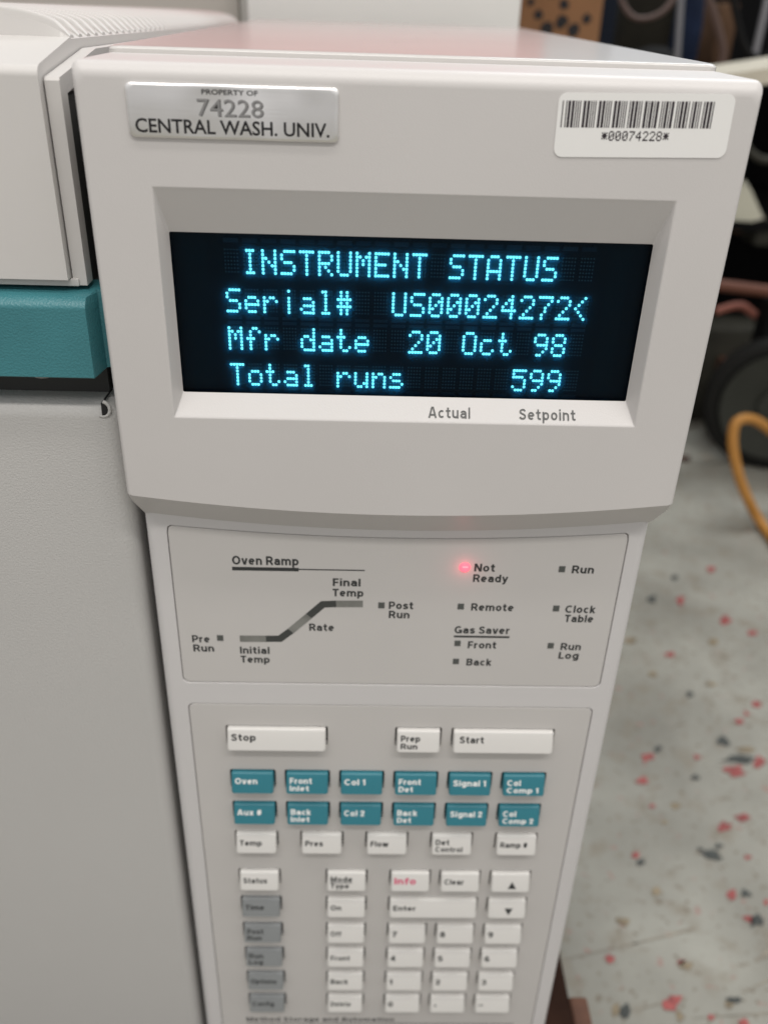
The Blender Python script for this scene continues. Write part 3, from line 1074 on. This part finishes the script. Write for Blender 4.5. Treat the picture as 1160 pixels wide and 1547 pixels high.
KY = PY - 4.0 * mm
for lines, xc, zc, w, kd in keys:
    bm = bmesh.new()
    x0, x1, z0, z1 = (xc - w / 2) * mm, (xc + w / 2) * mm, zc * mm - KH / 2, zc * mm + KH / 2
    # the cap: front face, generous round along the upper edge, small rounds elsewhere
    def face_y(z):
        return KY + 2.5 * mm * max(0.0, min(1.0, (z - z0) / KH)) ** 1.15
    lv = []
    for ins, it, dy in ((0, 0, None), (0, 0, 0.9), (0.05, 0.12, 0.5), (0.2, 0.3, 0.2), (0.5, 0.6, 0.0)):
        q = rrect(x0 + ins * mm, x1 - ins * mm, z0 + ins * 0.7 * mm, z1 - it * mm, 0.7 * mm, 3)
        if dy is None:
            lv.append(ring(bm, q, PY + 3.3 * mm))
        else:
            lv.append([bm.verts.new((X, face_y(Z) + dy * mm, Z)) for X, Z in q])
    for a, b in zip(lv, lv[1:]):
        bridge(bm, a, b)
    # front face as strips from the upper edge to the lower edge
    top = [lv[-1][i] for i in (7, 6, 5, 4, 3, 2, 1, 0)]
    bot = [lv[-1][i] for i in (8, 9, 10, 11, 12, 13, 14, 15)]
    rows = [top]
    for m_ in (0.35, 0.7):
        rows.append([bm.verts.new((t_.co.x + (b_.co.x - t_.co.x) * m_, face_y(t_.co.z + (b_.co.z - t_.co.z) * m_), t_.co.z + (b_.co.z - t_.co.z) * m_)) for t_, b_ in zip(top, bot)])
    rows.append(bot)
    for ra, rb in zip(rows, rows[1:]):
        for i in range(7):
            bm.faces.new((ra[i], ra[i + 1], rb[i + 1], rb[i]))
    ty = KY
    kp = lambda X, Z, dy=0.0: (X, face_y(Z) - 0.07 * mm + dy, Z)
    def krect(xa, xb, za, zb_):
        poly(bm, [kp(xa, za), kp(xb, za), kp(xb, zb_), kp(xa, zb_)], 1)
    xl = x0 + 1.5 * mm
    if w > 20:
        xl = x0 + (2.4 if lines[0] == 'Start' else 1.6) * mm
    cap = 2.75 * mm
    if lines[0] in ('UP', 'DOWN'):
        s = 1 if lines[0] == 'UP' else -1
        tx, tz, h = (x0 + x1) / 2 + 0.7 * mm, zc * mm - 1.0 * mm, 1.75 * mm
        poly(bm, (kp(tx - 1.9 * mm, tz - s * h), kp(tx + 1.9 * mm, tz - s * h), kp(tx, tz + s * h)), 1)
        nm = 'arrow up' if s > 0 else 'arrow down'
    elif lines[0] == '-':
        krect(xl, xl + 2.4 * mm, zc * mm - 0.2 * mm, zc * mm + 0.35 * mm)
        nm = 'minus'
    elif lines[0] == '.':
        krect(xl + 0.5 * mm, xl + 1.5 * mm, zc * mm - 0.7 * mm, zc * mm + 0.25 * mm)
        nm = 'point'
    elif len(lines[0]) == 1:
        stext(bm, lines[0], xl, xl + (1.4 if lines[0] == '1' else 2.3) * mm, zc * mm - 0.9 * mm, 2.8 * mm, ty, 1, 0.21, kp)
        nm = lines[0]
    elif len(lines) == 1:
        zz = -0.15 if zc > ZR[0] - 1 else (-0.1 if kd == 't' else -0.75)
        stext(bm, lines[0], xl, xl + WID[lines[0]] * mm, zc * mm + zz * mm, 3.1 * mm if kd == 'p' else (2.8 * mm if zc > ZR[0] - 1 else 2.55 * mm), ty, 1, 0.205, kp)
        nm = lines[0]
    else:
        stext(bm, lines[0], xl, xl + WID[lines[0]] * mm, zc * mm + 0.25 * mm, 2.5 * mm, ty, 1, 0.205, kp)
        stext(bm, lines[1], xl, xl + WID[lines[1]] * mm, zc * mm - 3.0 * mm, 2.4 * mm, ty, 1, 0.205, kp)
        if lines[0] == 'Mode':
            krect(xl, xl + 9.6 * mm, zc * mm - 0.38 * mm, zc * mm - 0.05 * mm)
        nm = ' '.join(lines)
    link('key', bm, KM[kd], gc, pad, '%s%s key marked %s' % ('wide ' if w > 20 else '', KN[kd], nm), smooth=40)

# ------------------------------------------------------------------ left half: injector cover, flange, teal bar, oven door
XL = -0.62
# injector cover: sloped front edge and a ribbed, gently arched top
bm = bmesh.new()
XR = -100.3 * mm
prof = [(10.0, -58.7), (10.0, -5.0), (10.3, -3.7), (11.2, -2.7), (12.6, -2.0), (42.0, 3.0), (43.5, 3.2)]
nx = 30


def lid_z(d, Y):
    """top of the lid, d in from its right edge: a quick round up from the edge, the whole sinking slightly to the back"""
    t = max(0.0, (Y - 0.044) / 0.39)
    return 3.2 * mm - 3.6 * mm * t + (6.4 - 1.8 * t) * mm * (1 - math.exp(-d / 0.0085)) - 0.5 * mm


cols = []
for i in range(nx + 1):
    u = (i / nx) ** 3.2
    x = XR + (XL - XR) * u
    line = [bm.verts.new((x, y * mm, z * mm)) for y, z in prof]
    line.append(bm.verts.new((x, 0.0440, lid_z(XR - x, 0.044))))
    for k in range(1, 19):
        Y = 0.044 + 0.39 * k / 18
        line.append(bm.verts.new((x, Y, lid_z(XR - x, Y))))
    line.append(bm.verts.new((x, 434 * mm, -58.7 * mm)))
    cols.append(line)
for a, b in zip(cols, cols[1:]):
    for j in range(len(a) - 1):
        bm.faces.new((a[j], a[j + 1], b[j + 1], b[j]))
bm.faces.new(cols[0])
bm.faces.new(list(reversed(cols[-1])))
# ribs across the lid, 9 mm apart, following its rounded section
for k in range(43):
    Y = 0.0442 + 0.009 * k
    prev = None
    for i in range(41):
        d = 0.30 * (i / 40) ** 2.6
        sec = []
        for off, h in ((0.0, -1.0), (0.0, 0.9), (0.5, 1.45), (1.6, 1.6), (2.8, 1.45), (3.6, 0.9), (4.0, -1.0)):
            sec.append(bm.verts.new((XR - d - 0.3 * mm, Y + off * mm, lid_z(d + 0.3 * mm, Y) + h * 1.5 * mm * (0.35 + 0.65 * min(1.0, d / 0.004)))))
        if prev:
            bridge(bm, prev, sec)
        else:
            bm.faces.new(sec)
        prev = sec
    bm.faces.new(prev)
link('injector_cover', bm, m_lid, gc, smooth=40)
bm = bmesh.new()
# flange along the lid's right edge, a little lower than the lid
pf = [(13.2, -61.0), (13.2, -6.0), (14.0, -5.2), (52.5, 0.0), (434.0, -3.2), (434.0, -9.0), (53.0, -4.5), (19.0, -9.5), (19.0, -61.0)]
fr = [bm.verts.new((-95.8 * mm, y * mm, z * mm)) for y, z in pf]
fl = [bm.verts.new((XR + 0.5 * mm, y * mm, z * mm)) for y, z in pf]
bridge(bm, fl, fr)
for q in (fr, fl):
    for i0, i1, i2, i3 in ((0, 1, 7, 8), (1, 2, 7, 7), (2, 3, 6, 7), (3, 4, 5, 6)):
        bm.faces.new([q[i] for i in dict.fromkeys((i0, i1, i2, i3))])
link('cover_flange', bm, m_lid, gc)
bm = bmesh.new()
box(bm, XL, -98 * mm, 12.5 * mm, 60 * mm, -61.2 * mm, -58.9 * mm, 0.4 * mm, 2)
link('cover_lip', bm, m_lid, gc, smooth=40)
# dark boxes whose colour stands for the shade in the gaps
bm = bmesh.new()
box(bm, XL + 5 * mm, -95.9 * mm, 21.5 * mm, 432 * mm, -98.4 * mm, -62.5 * mm)
box(bm, XR + 0.2 * mm, -97.2 * mm, 19.5 * mm, 432 * mm, -62.3 * mm, -10.5 * mm)
box(bm, -95.5 * mm, -89.3 * mm, 40 * mm, 432 * mm, -98.2 * mm, -12 * mm)
link('gap_shade', bm, m_dark, gc)
# teal bar
bm = bmesh.new()
tz0, tz1 = -87.7 * mm, -61.8 * mm
prof = [(24, -87.7), (6.2, -87.7), (5.8, -87.3), (6.0, -66.4), (6.5, -65.0), (8.6, -63.2), (13.0, -62.4), (24.0, -62.2)]
def bar_ring(x, back):
    return [bm.verts.new((x, max(y, back) * mm, z * mm)) for y, z in prof]
r0, r1 = bar_ring(XL, 0), bar_ring(-95.3 * mm, 0)
r2 = [bm.verts.new((-93.2 * mm, (y if y > 13 else 13.0 + 0.02 * y) * mm, (max(z, -86.6) + (0.3 if z > -66 else 0)) * mm)) for y, z in prof]
r3 = [bm.verts.new((-89.6 * mm, (y if y > 13 else 13.2 + 0.02 * y) * mm, (max(z, -86.2) + (0.5 if z > -66 else 0)) * mm)) for y, z in prof]
for a, b in ((r0, r1), (r1, r2), (r2, r3)):
    for j in range(len(a) - 1):
        bm.faces.new((a[j], a[j + 1], b[j + 1], b[j]))
bm.faces.new(r3)
link('handle_bar', bm, m_teal, gc, smooth=50, label='teal textured bar across the front above the oven door')
bm = bmesh.new()
q = [(-0.1135 + 0.0035 * math.cos(t * 0.5236), 0.0145 + 0.0035 * math.sin(t * 0.5236)) for t in range(12)]
a = [bm.verts.new((x, y, -90.0 * mm)) for x, y in q]
b = [bm.verts.new((x, y, -87.9 * mm)) for x, y in q]
bridge(bm, a, b)
bm.faces.new(a)
link('latch_button', bm, m_chas, gc)
# oven door: rounded top and right edges, small hinge eye at the corner
bm = bmesh.new()
DY, DXr, DT = 12.0 * mm, -90.4 * mm, -98.4 * mm
r = 5.5 * mm
n = 8
# profile over the top edge (y, z) swept along x, and the right edge (x, y) swept down z
grid = []
topc = [(DY + r * (1 - math.cos(math.radians(90 * k / n))), DT - r * (1 - math.sin(math.radians(90 * k / n)))) for k in range(n + 1)]
sidec = [(DXr - r * (1 - math.sin(math.radians(90 * k / n))), DY + r * (1 - math.cos(math.radians(90 * k / n)))) for k in range(n + 1)]
# front sheet as a grid of (x station) x (z station) on a rounded box
xs = [XL, -0.4, -0.25, -0.16, -0.12] + [p[0] for p in sidec]
dyx = [0] * 5 + [p[1] - DY for p in sidec]
zs = [-0.478, -0.40, -0.30, -0.2, -0.14, -0.115] + [p[1] for p in topc]
dyz = [0] * 6 + [p[0] - DY for p in topc]
G = [[bm.verts.new((x, DY + max(dx, dz) if min(dx, dz) == 0 else DY + r - math.sqrt(max(0, (r - dx) ** 2 + (r - dz) ** 2 - r * r)) if (r - dx) ** 2 + (r - dz) ** 2 > r * r else DY + r, z))
      for z, dz in zip(zs, dyz)] for x, dx in zip(xs, dyx)]
for i in range(len(xs) - 1):
    for j in range(len(zs) - 1):
        bm.faces.new((G[i][j], G[i + 1][j], G[i + 1][j + 1], G[i][j + 1]))
# sheet turned back along the top and the right side
tb = [bm.verts.new((v[-1].co.x, 0.20, v[-1].co.z)) for v in G]
for i in range(len(xs) - 1):
    bm.faces.new((G[i][-1], G[i + 1][-1], tb[i + 1], tb[i]))
sb = [bm.verts.new((v.co.x, 0.20, v.co.z)) for v in G[-1]]
for j in range(len(zs) - 1):
    bm.faces.new((G[-1][j], G[-1][j + 1], sb[j + 1], sb[j]))
door = link('oven_door', bm, m_door, gc, smooth=50)
# hinge eye: rolled rim, shade of slit and hole painted as black faces
bm = bmesh.new()
ey = Vector((-96.2 * mm, DY - 0.1 * mm, -100.4 * mm))
pts = [ey + Vector((2.3 * mm * math.cos(a), 0.35 * mm, 2.6 * mm * math.sin(a))) for a in [math.radians(q) for q in range(-120, 100, 20)]]
tube(bm, pts, 0.62 * mm, 8, 0)
poly(bm, [(ey.x + 1.9 * mm * math.cos(a), ey.y - 0.05 * mm, ey.z + 2.3 * mm * math.sin(a)) for a in [math.radians(q) for q in range(-100, 110, 15)]], 1)
poly(bm, ((ey.x - 0.3 * mm, ey.y - 0.05 * mm, ey.z + 2.0 * mm), (ey.x + 0.5 * mm, ey.y + 0.05 * mm, ey.z + 2.0 * mm), (ey.x + 1.9 * mm, ey.y + 8 * mm, ey.z + 3.75 * mm), (ey.x + 1.2 * mm, ey.y + 8 * mm, ey.z + 3.75 * mm)), 1)
link('hinge_eye', bm, [m_door, m_black], gc, door, smooth=50)
# lower shell and feet
bm = bmesh.new()
box(bm, XL, -97 * mm, 0.2005, 0.432, -485 * mm, -99.5 * mm)
link('oven_housing', bm, m_chas, gc)
for x in (-0.57, -0.13, 0.06):
    for y in (0.06, 0.39):
        bm = bmesh.new()
        q = [(x + 0.012 * math.cos(t * 0.4189), y + 0.012 * math.sin(t * 0.4189)) for t in range(15)]
        a = [bm.verts.new((X, Y, -0.5)) for X, Y in q]
        b = [bm.verts.new((X, Y, -0.4852)) for X, Y in q]
        bridge(bm, a, b)
        bm.faces.new(a)
        link('foot', bm, m_dark, gc)

# ------------------------------------------------------------------ behind: white cabinet with a red case on it
m_cab = mat('white_cabinet_enamel', (0.74, 0.73, 0.70), 0.4, 0.5, var=0.02, vscale=5)
m_steel0 = mat('handle_steel', (0.5, 0.5, 0.5), 0.35, metal=0.8)
m_cabs = mat('cabinet_side_shade', (0.42, 0.41, 0.38), 0.5)
cb = Root('white_cabinet', 'plain white enamel cabinet right behind the instrument', 'cabinet', (-0.004, 0.62, -T))
bm = bmesh.new()
box(bm, -0.100, 0.0935, 0.47, 0.80, -T, 0.030, 0.002)
link('cabinet_body', bm, m_cab, cb, smooth=40)
bm = bmesh.new()
box(bm, -0.1045, -0.1005, 0.474, 0.80, -T, 0.0295)  # greyer colour stands for shade on the cabinet's side face
link('shaded_side_face', bm, m_cabs, cb)
gb = Root('beige_cabinet', 'plain beige cabinet left of the white cabinet behind the ribbed lid', 'cabinet', (-0.4, 0.66, -T))
bm = bmesh.new()
box(bm, -0.70, -0.1085, 0.50, 0.80, -T, 0.030, 0.002)
link('cabinet_body', bm, mat('beige_cabinet_enamel', (0.55, 0.52, 0.47), 0.5, 0.4, var=0.02, vscale=5), gb, smooth=40)
bm = bmesh.new()
tube(bm, [(-0.25, 0.499, -0.15), (-0.25, 0.488, -0.15), (-0.25, 0.488, -0.28), (-0.25, 0.499, -0.28)], 0.005, 8)
link('cabinet_handle', bm, m_steel0, gb, smooth=60)
m_red = mat('red_case_paint', (0.52, 0.06, 0.055), 0.5, 0.5, var=0.05, vscale=10)
rc = Root('red_case', 'red metal case standing on top of the white and beige cabinets', 'case', (-0.004, 0.62, 0.0301))
bm = bmesh.new()
box(bm, -0.30, 0.116, 0.485, 0.78, 0.0302, 0.20, 0.004)
link('case_body', bm, m_red, rc, smooth=40)
bm = bmesh.new()
tube(bm, spline([(-0.05, 0.63, 0.199), (-0.05, 0.63, 0.225), (0.04, 0.63, 0.225), (0.04, 0.63, 0.199)], 6), 0.006, 8)
link('case_handle', bm, m_dark, rc, smooth=60)

# ------------------------------------------------------------------ clutter at the right, far out of focus
m_card = mat('brown_cardboard', (0.27, 0.145, 0.072), 0.85, 0.2, var=0.08, vscale=20)
bm = bmesh.new()
p0, p1 = at(784, 30, 0.80), at(908, 30, 0.80)
box(bm, p0.x, p1.x, 0.80, 0.90, -T, 0.07, 0.002)
cbx = Root('cardboard_box', 'brown cardboard box with black round spots, right of the white cabinet', 'box', ((p0.x + p1.x) / 2, 0.85, -T))
card = link('box_body', bm, m_card, cbx)
bm = bmesh.new()
for px, py, rad in ((848, 33, 8.5), (826, 42, 8.5), (866, 45, 8), (813, 22, 6.5), (852, 7, 6.5), (886, 28, 6), (802, 3, 5), (834, -12, 6), (872, -16, 6)):
    c = at(px, py, 0.7992)
    rd = rad / FPX * 1.06
    poly(bm, [(c.x + rd * random.uniform(0.75, 1.15) * math.cos(a * 0.5236), 0.7992, c.z + rd * random.uniform(0.75, 1.15) * math.sin(a * 0.5236)) for a in range(12)])
link('printed_spots', bm, m_black, cbx)

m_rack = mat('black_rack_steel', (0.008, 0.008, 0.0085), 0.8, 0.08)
rk = Root('storage_rack', 'tall black steel storage rack filling the dark background at the right', 'rack', (0.95, 1.6, -T))
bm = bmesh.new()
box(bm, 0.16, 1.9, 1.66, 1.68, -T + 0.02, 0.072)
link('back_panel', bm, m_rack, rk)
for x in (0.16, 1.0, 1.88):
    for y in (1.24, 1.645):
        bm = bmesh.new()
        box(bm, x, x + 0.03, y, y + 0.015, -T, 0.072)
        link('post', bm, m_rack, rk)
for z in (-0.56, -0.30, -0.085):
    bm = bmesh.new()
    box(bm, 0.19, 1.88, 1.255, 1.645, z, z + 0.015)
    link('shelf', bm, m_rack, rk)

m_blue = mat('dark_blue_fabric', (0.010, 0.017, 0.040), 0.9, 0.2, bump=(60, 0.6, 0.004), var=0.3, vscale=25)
zsh = -0.0699


def sack_on(name, px0, px1, top_py, y0, y1, zb, m, label, cat):
    P, Q = at(px0, top_py, y0), at(px1, top_py, y0)
    bm = bmesh.new()
    prev = None
    xc, yc = (P.x + Q.x) / 2, (y0 + y1) / 2
    hx, hy, zt = (Q.x - P.x) / 2, (y1 - y0) / 2, P.z
    for k in range(9):
        t = k / 8
        s = (0.86, 0.97, 1.0, 1.0, 0.98, 0.95, 0.90, 0.82, 0.62)[k]
        w = [bm.verts.new((xc + s * hx * math.copysign(abs(math.cos(a)) ** 0.6, math.cos(a)) + hx * 0.04 * random.uniform(-1, 1), yc + s * hy * math.copysign(abs(math.sin(a)) ** 0.6, math.sin(a)), zb + t * (zt - zb))) for a in [2 * math.pi * i / 20 for i in range(20)]]
        if prev:
            bridge(bm, prev, w)
        else:
            bm.faces.new(w)
        prev = w
    bm.faces.new(prev)
    return solo(name, bm, m, label, cat, (xc, yc, zb), smooth=60)


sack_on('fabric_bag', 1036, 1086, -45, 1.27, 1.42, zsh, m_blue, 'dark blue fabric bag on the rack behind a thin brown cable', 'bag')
m_navy = mat('navy_plastic', (0.008, 0.012, 0.022), 0.7, 0.15)
bm = bmesh.new()
a, b = at(905, 30, 0.93), at(930, 30, 0.93)
box(bm, a.x, b.x, 0.93, 0.96, -T, 0.09, 0.003)
solo('upright_panel', bm, m_navy, 'narrow dark navy board standing upright beside the cardboard box', 'board', ((a.x + b.x) / 2, 0.945, -T))
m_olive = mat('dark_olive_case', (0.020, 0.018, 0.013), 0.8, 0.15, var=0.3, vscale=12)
bm = bmesh.new()
a, b = at(945, 10, 1.30), at(1026, 10, 1.30)
box(bm, a.x, b.x, 1.30, 1.45, zsh, 0.055, 0.006)
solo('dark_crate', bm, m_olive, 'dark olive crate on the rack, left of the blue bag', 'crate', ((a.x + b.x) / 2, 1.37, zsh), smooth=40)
m_rub = mat('black_rubber', (0.010, 0.010, 0.010), 0.8, 0.1)
bm = bmesh.new()
c = at(1000, 78, 1.12)
prev = None
for z, rr_ in ((-0.115, 0.012), (-0.113, 0.040), (-0.085, 0.047), (-0.055, 0.043), (-0.036, 0.028), (-0.030, 0.010)):
    w = [bm.verts.new((c.x + rr_ * math.cos(a * 0.3142), 1.15 + rr_ * math.sin(a * 0.3142), z)) for a in range(20)]
    if prev:
        bridge(bm, prev, w)
    else:
        bm.faces.new(w)
    prev = w
bm.faces.new(prev)
P = bm
# a low black stool carries the round lid-shaped thing
solo('round_container', P, m_rub, 'black rounded container on a dark box below the olive crate', 'container', (c.x, 1.15, -0.115), smooth=60)
bm = bmesh.new()
box(bm, c.x - 0.06, c.x + 0.055, 1.07, 1.235, -T, -0.1155, 0.004)
solo('dark_box', bm, m_rack, 'tall black box on the floor under the black rounded container', 'box', (c.x, 1.15, -T))

m_steel = mat('dull_steel_tube', (0.20, 0.20, 0.21), 0.45, 0.4, metal=0.5)
def leaning(name, top, bot, r, m, label, cat):
    bm = bmesh.new()
    tube(bm, [top, bot], r, 12)
    return solo(name, bm, m, label, cat, bot, smooth=60)
t_, b_ = at(1032, -60, 1.10), at(1022, 95, 1.08)
b_ = b_ + (b_ - t_) * ((-T - b_.z) / (b_.z - t_.z))
leaning('steel_pole', t_, b_, 0.0045, m_steel, 'thin grey steel pole standing just left of the blue bag', 'pole')
t_, b_ = at(1172, -60, 1.00), at(1137, 95, 0.98)
b_ = b_ + (b_ - t_) * ((-T - b_.z) / (b_.z - t_.z))
leaning('steel_pole', t_, b_, 0.0045, m_steel, 'thin grey steel pole leaning at the right edge above the cream plank', 'pole')
m_cabl = mat('brown_cable_sheath', (0.11, 0.068, 0.055), 0.55, 0.4)
bm = bmesh.new()
tube(bm, spline([at(1058, -40, 1.05), at(1072, 5, 1.05), at(1083, 40, 1.05), at(1091, 75, 1.05), at(1088, 105, 1.05), at(1078, 150, 1.05), at(1090, 300, 1.05)] + [Vector((0.43, 1.05, -T + 0.006)), Vector((0.5, 0.99, -T + 0.006))], 8), 0.005, 8)
solo('brown_cable', bm, m_cabl, 'thin brown cable hanging in front of the blue bag', 'cable', (0.45, 1.05, -T), smooth=60)

m_cream = mat('cream_painted_plank', (0.56, 0.52, 0.42), 0.6, 0.3, var=0.1, vscale=30)
def beam(name, A, B, w, h, m, label, cat, deep):
    """square beam from A to B"""
    A, B = Vector(A), Vector(B)
    bm = bmesh.new()
    vs = []
    for p in (A, B):
        for dy, dz in ((0, 0), (deep, 0), (deep, -h), (0, -h)):
            vs.append(bm.verts.new((p.x, p.y + dy, p.z + dz)))
    bridge(bm, vs[:4], vs[4:])
    bm.faces.new(vs[:4])
    bm.faces.new(vs[4:])
    return solo(name, bm, m, label, cat, (A + B) / 2)


A, B = at(1085, 114, 0.78), at(1290, 82, 0.78)
beam('cream_plank', A, B, 0, 0.016, m_cream, 'cream painted plank jutting in from the right beside the barcode corner', 'plank', 0.10)
m_redb = mat('dull_red_block', (0.30, 0.11, 0.08), 0.6, 0.3)
m_paper = mat('crumpled_paper', (0.78, 0.76, 0.62), 0.8, 0.2)
m_cop = mat('copper_pipe', (0.14, 0.055, 0.035), 0.5, 0.3)

# boxes in the lower part of the rack
zlow = -0.2849
bm = bmesh.new()
pp = [at(1098, 268, 1.26), at(1133, 285, 1.255), at(1153, 330, 1.255), at(1118, 340, 1.257), at(1090, 338, 1.26)]
fr = [bm.verts.new(p) for p in pp]
bk = [bm.verts.new(p + Vector((0.01, 0.05, 0.004))) for p in pp]
bm.faces.new(fr)
bm.faces.new(bk)
bridge(bm, fr, bk)
solo('paper_bag', bm, m_paper, 'crumpled cream paper bag in the dark rack beside the display head', 'bag', pp[3])
bm = bmesh.new()
a, b = at(1060, 428, 1.02), at(1260, 452, 1.02)
tube(bm, [a, b], 0.0085, 12)
solo('copper_pipe', bm, m_cop, 'copper coloured pipe lying level above the grey wheel', 'pipe', (a + b) / 2, smooth=60)
for px in (1180,):
    c = at(px, 443, 1.02)
    bm = bmesh.new()
    box(bm, c.x - 0.02, c.x + 0.02, 1.0, 1.04, -T, c.z - 0.0105, 0.002)
    solo('pipe_stand', bm, m_rack, 'black post under the copper pipe', 'post', (c.x, 1.02, -T))

# wheel leaning on the rack
wc = at(1172, 610, 0.98)
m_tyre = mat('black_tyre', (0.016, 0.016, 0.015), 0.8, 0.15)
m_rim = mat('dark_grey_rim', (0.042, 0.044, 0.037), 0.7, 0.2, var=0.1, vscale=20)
Rw = wc.z + T
wh = Root('spoked_wheel', 'dark grey spoked wheel with a black tyre standing on the floor behind the orange cord', 'wheel', (wc.x, wc.y, -T))
rot = Matrix.Rotation(math.radians(-16), 3, 'Z')


def lathe(bm, prof, n=40):
    prev = first = None
    for k in range(n):
        a = 2 * math.pi * k / n
        w = []
        for rd, y in prof:
            w.append(bm.verts.new(wc + rot @ Vector((rd * math.cos(a), y, rd * math.sin(a)))))
        if prev:
            for j in range(len(w)):
                jj = (j + 1) % len(w)
                bm.faces.new((prev[j], prev[jj], w[jj], w[j]))
        else:
            first = w
        prev = w
    for j in range(len(prev)):
        jj = (j + 1) % len(prev)
        bm.faces.new((prev[j], prev[jj], first[jj], first[j]))


bm = bmesh.new()
tr_ = 0.015
lathe(bm, [(Rw - tr_ + tr_ * math.cos(q * 0.5236), tr_ * 1.1 * math.sin(q * 0.5236)) for q in range(12)])
link('tyre', bm, m_tyre, wh, smooth=60)
bm = bmesh.new()
lathe(bm, [(Rw - 0.030, -0.020), (Rw - 0.024, -0.022), (Rw - 0.024, 0.020), (Rw - 0.080, 0.010), (Rw - 0.080, -0.010), (Rw - 0.055, -0.014)])
link('rim', bm, m_rim, wh, smooth=40)
bm = bmesh.new()
lathe(bm, [(0.006, -0.022), (0.028, -0.020), (0.030, 0.020), (0.006, 0.022)], 24)
link('hub', bm, m_rim, wh, smooth=40)
for k in range(5):
    a = 2 * math.pi * k / 5 + 0.62
    d = Vector((math.cos(a), 0, math.sin(a)))
    e = Vector((-math.sin(a), 0, math.cos(a)))
    bm = bmesh.new()
    A = [Vector(d * 0.027 + e * w + Vector((0, y, 0))) for w, y in ((0.014, -0.01), (-0.014, -0.01), (-0.014, 0.01), (0.014, 0.01))]
    B = [Vector(d * (Rw - 0.079) + e * w + Vector((0, y, 0))) for w, y in ((0.009, -0.009), (-0.009, -0.009), (-0.009, 0.009), (0.009, 0.009))]
    a_, b_ = [bm.verts.new(wc + rot @ p) for p in A], [bm.verts.new(wc + rot @ p) for p in B]
    bridge(bm, a_, b_)
    bm.faces.new(a_)
    bm.faces.new(b_)
    link('spoke', bm, m_rim, wh)
# things behind the wheel on the floor
bm = bmesh.new()
a, b = at(1090, 560, 1.12), at(1150, 560, 1.12)
box(bm, a.x, b.x, 1.12, 1.2, -T, at(1120, 548, 1.12).z, 0.003)
solo('wood_block', bm, m_wood2, 'brown wood block on the floor seen through the wheel', 'block', ((a.x + b.x) / 2, 1.16, -T))
m_greyb = mat('grey_tin', (0.24, 0.235, 0.22), 0.6, 0.3)
bm = bmesh.new()
a, b = at(1093, 580, 1.06), at(1137, 580, 1.06)
box(bm, a.x, b.x, 1.06, 1.10, -T, at(1120, 574, 1.06).z, 0.002)
solo('grey_tin', bm, m_greyb, 'small grey tin in front of the brown block behind the wheel', 'tin', ((a.x + b.x) / 2, 1.08, -T))

# orange cord looping over the wheel and down to the floor
m_cord = mat('orange_cord_sheath', (0.44, 0.205, 0.045), 0.5, 0.3, var=0.06, vscale=40)
bm = bmesh.new()
cp = [at(1330, 760, 0.90), at(1240, 710, 0.88), at(1180, 664, 0.86), at(1140, 635, 0.85), at(1113, 637, 0.84), at(1106, 665, 0.83), at(1113, 710, 0.815), at(1128, 752, 0.80)]
e1 = on_floor(1150, 792, -T + 0.009)
cp += [e1, on_floor(1190, 840, -T + 0.009), on_floor(1260, 890, -T + 0.009), on_floor(1400, 900, -T + 0.009)]
tube(bm, spline(cp, 8), 0.0070, 12)
solo('orange_cord', bm, m_cord, 'orange power cord looping down to the floor in front of the wheel', 'cord', e1, smooth=70)

# more of the workshop jumble in and before the rack
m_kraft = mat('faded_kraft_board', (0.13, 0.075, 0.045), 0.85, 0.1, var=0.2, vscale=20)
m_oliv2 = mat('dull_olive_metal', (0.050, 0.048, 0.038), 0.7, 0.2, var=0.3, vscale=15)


def block(name, px0, px1, py_top, Y, deep, zb, m, label, cat):
    a, b = at(px0, py_top, Y), at(px1, py_top, Y)
    bm = bmesh.new()
    box(bm, a.x, b.x, Y, Y + deep, zb, (a.z + b.z) / 2, 0.003)
    return solo(name, bm, m, label, cat, ((a.x + b.x) / 2, Y + deep / 2, zb), smooth=40)


block('kraft_carton', 1090, 1118, 5, 1.44, 0.12, -0.0699, m_kraft, 'small brown carton on the rack right of the blue bag', 'carton')
block('kraft_carton', 1100, 1120, 352, 1.265, 0.10, -0.2849, m_kraft, 'small brown carton in the dark rack below the cream paper bag', 'carton')
block('olive_can', 1137, 1162, 372, 1.265, 0.08, -0.2849, m_oliv2, 'dull olive metal can on the middle rack shelf', 'can')
block('metal_case', 1052, 1240, 500, 1.15, 0.085, -T, m_oliv2, 'long dull olive metal case on the floor behind the wheel', 'case')
for pts, r, m, lab in (
        ([(925, -60, 1.2), (938, 0, 1.19), (962, 28, 1.18), (1004, 15, 1.18), (1040, -45, 1.2)], 0.004, m_cabl, 'drooping brown cable loop in front of the olive crate'),
        ([(1098, -50, 0.96), (1112, 25, 0.95), (1125, 72, 0.94), (1150, 88, 0.93), (1200, 60, 0.93)], 0.0045, m_rub, 'thick black cable looping beside the leaning steel pole'),
        ([(1088, 150, 1.2), (1112, 190, 1.2), (1135, 232, 1.2), (1170, 240, 1.2), (1230, 200, 1.2)], 0.006, m_oliv2, 'dull olive hose sagging in the dark behind the barcode corner'),
        ([(1080, 470, 1.05), (1118, 462, 1.05), (1150, 480, 1.05), (1200, 468, 1.05)], 0.006, m_redb, 'dull red hose lying below the copper pipe')):
    P = spline([at(*p) for p in pts], 8)
    bm = bmesh.new()
    tube(bm, P, r, 8)
    solo('cable' if r < 0.005 else 'hose', bm, m, lab, 'cable' if r < 0.005 else 'hose', P[len(P) // 2], smooth=60)
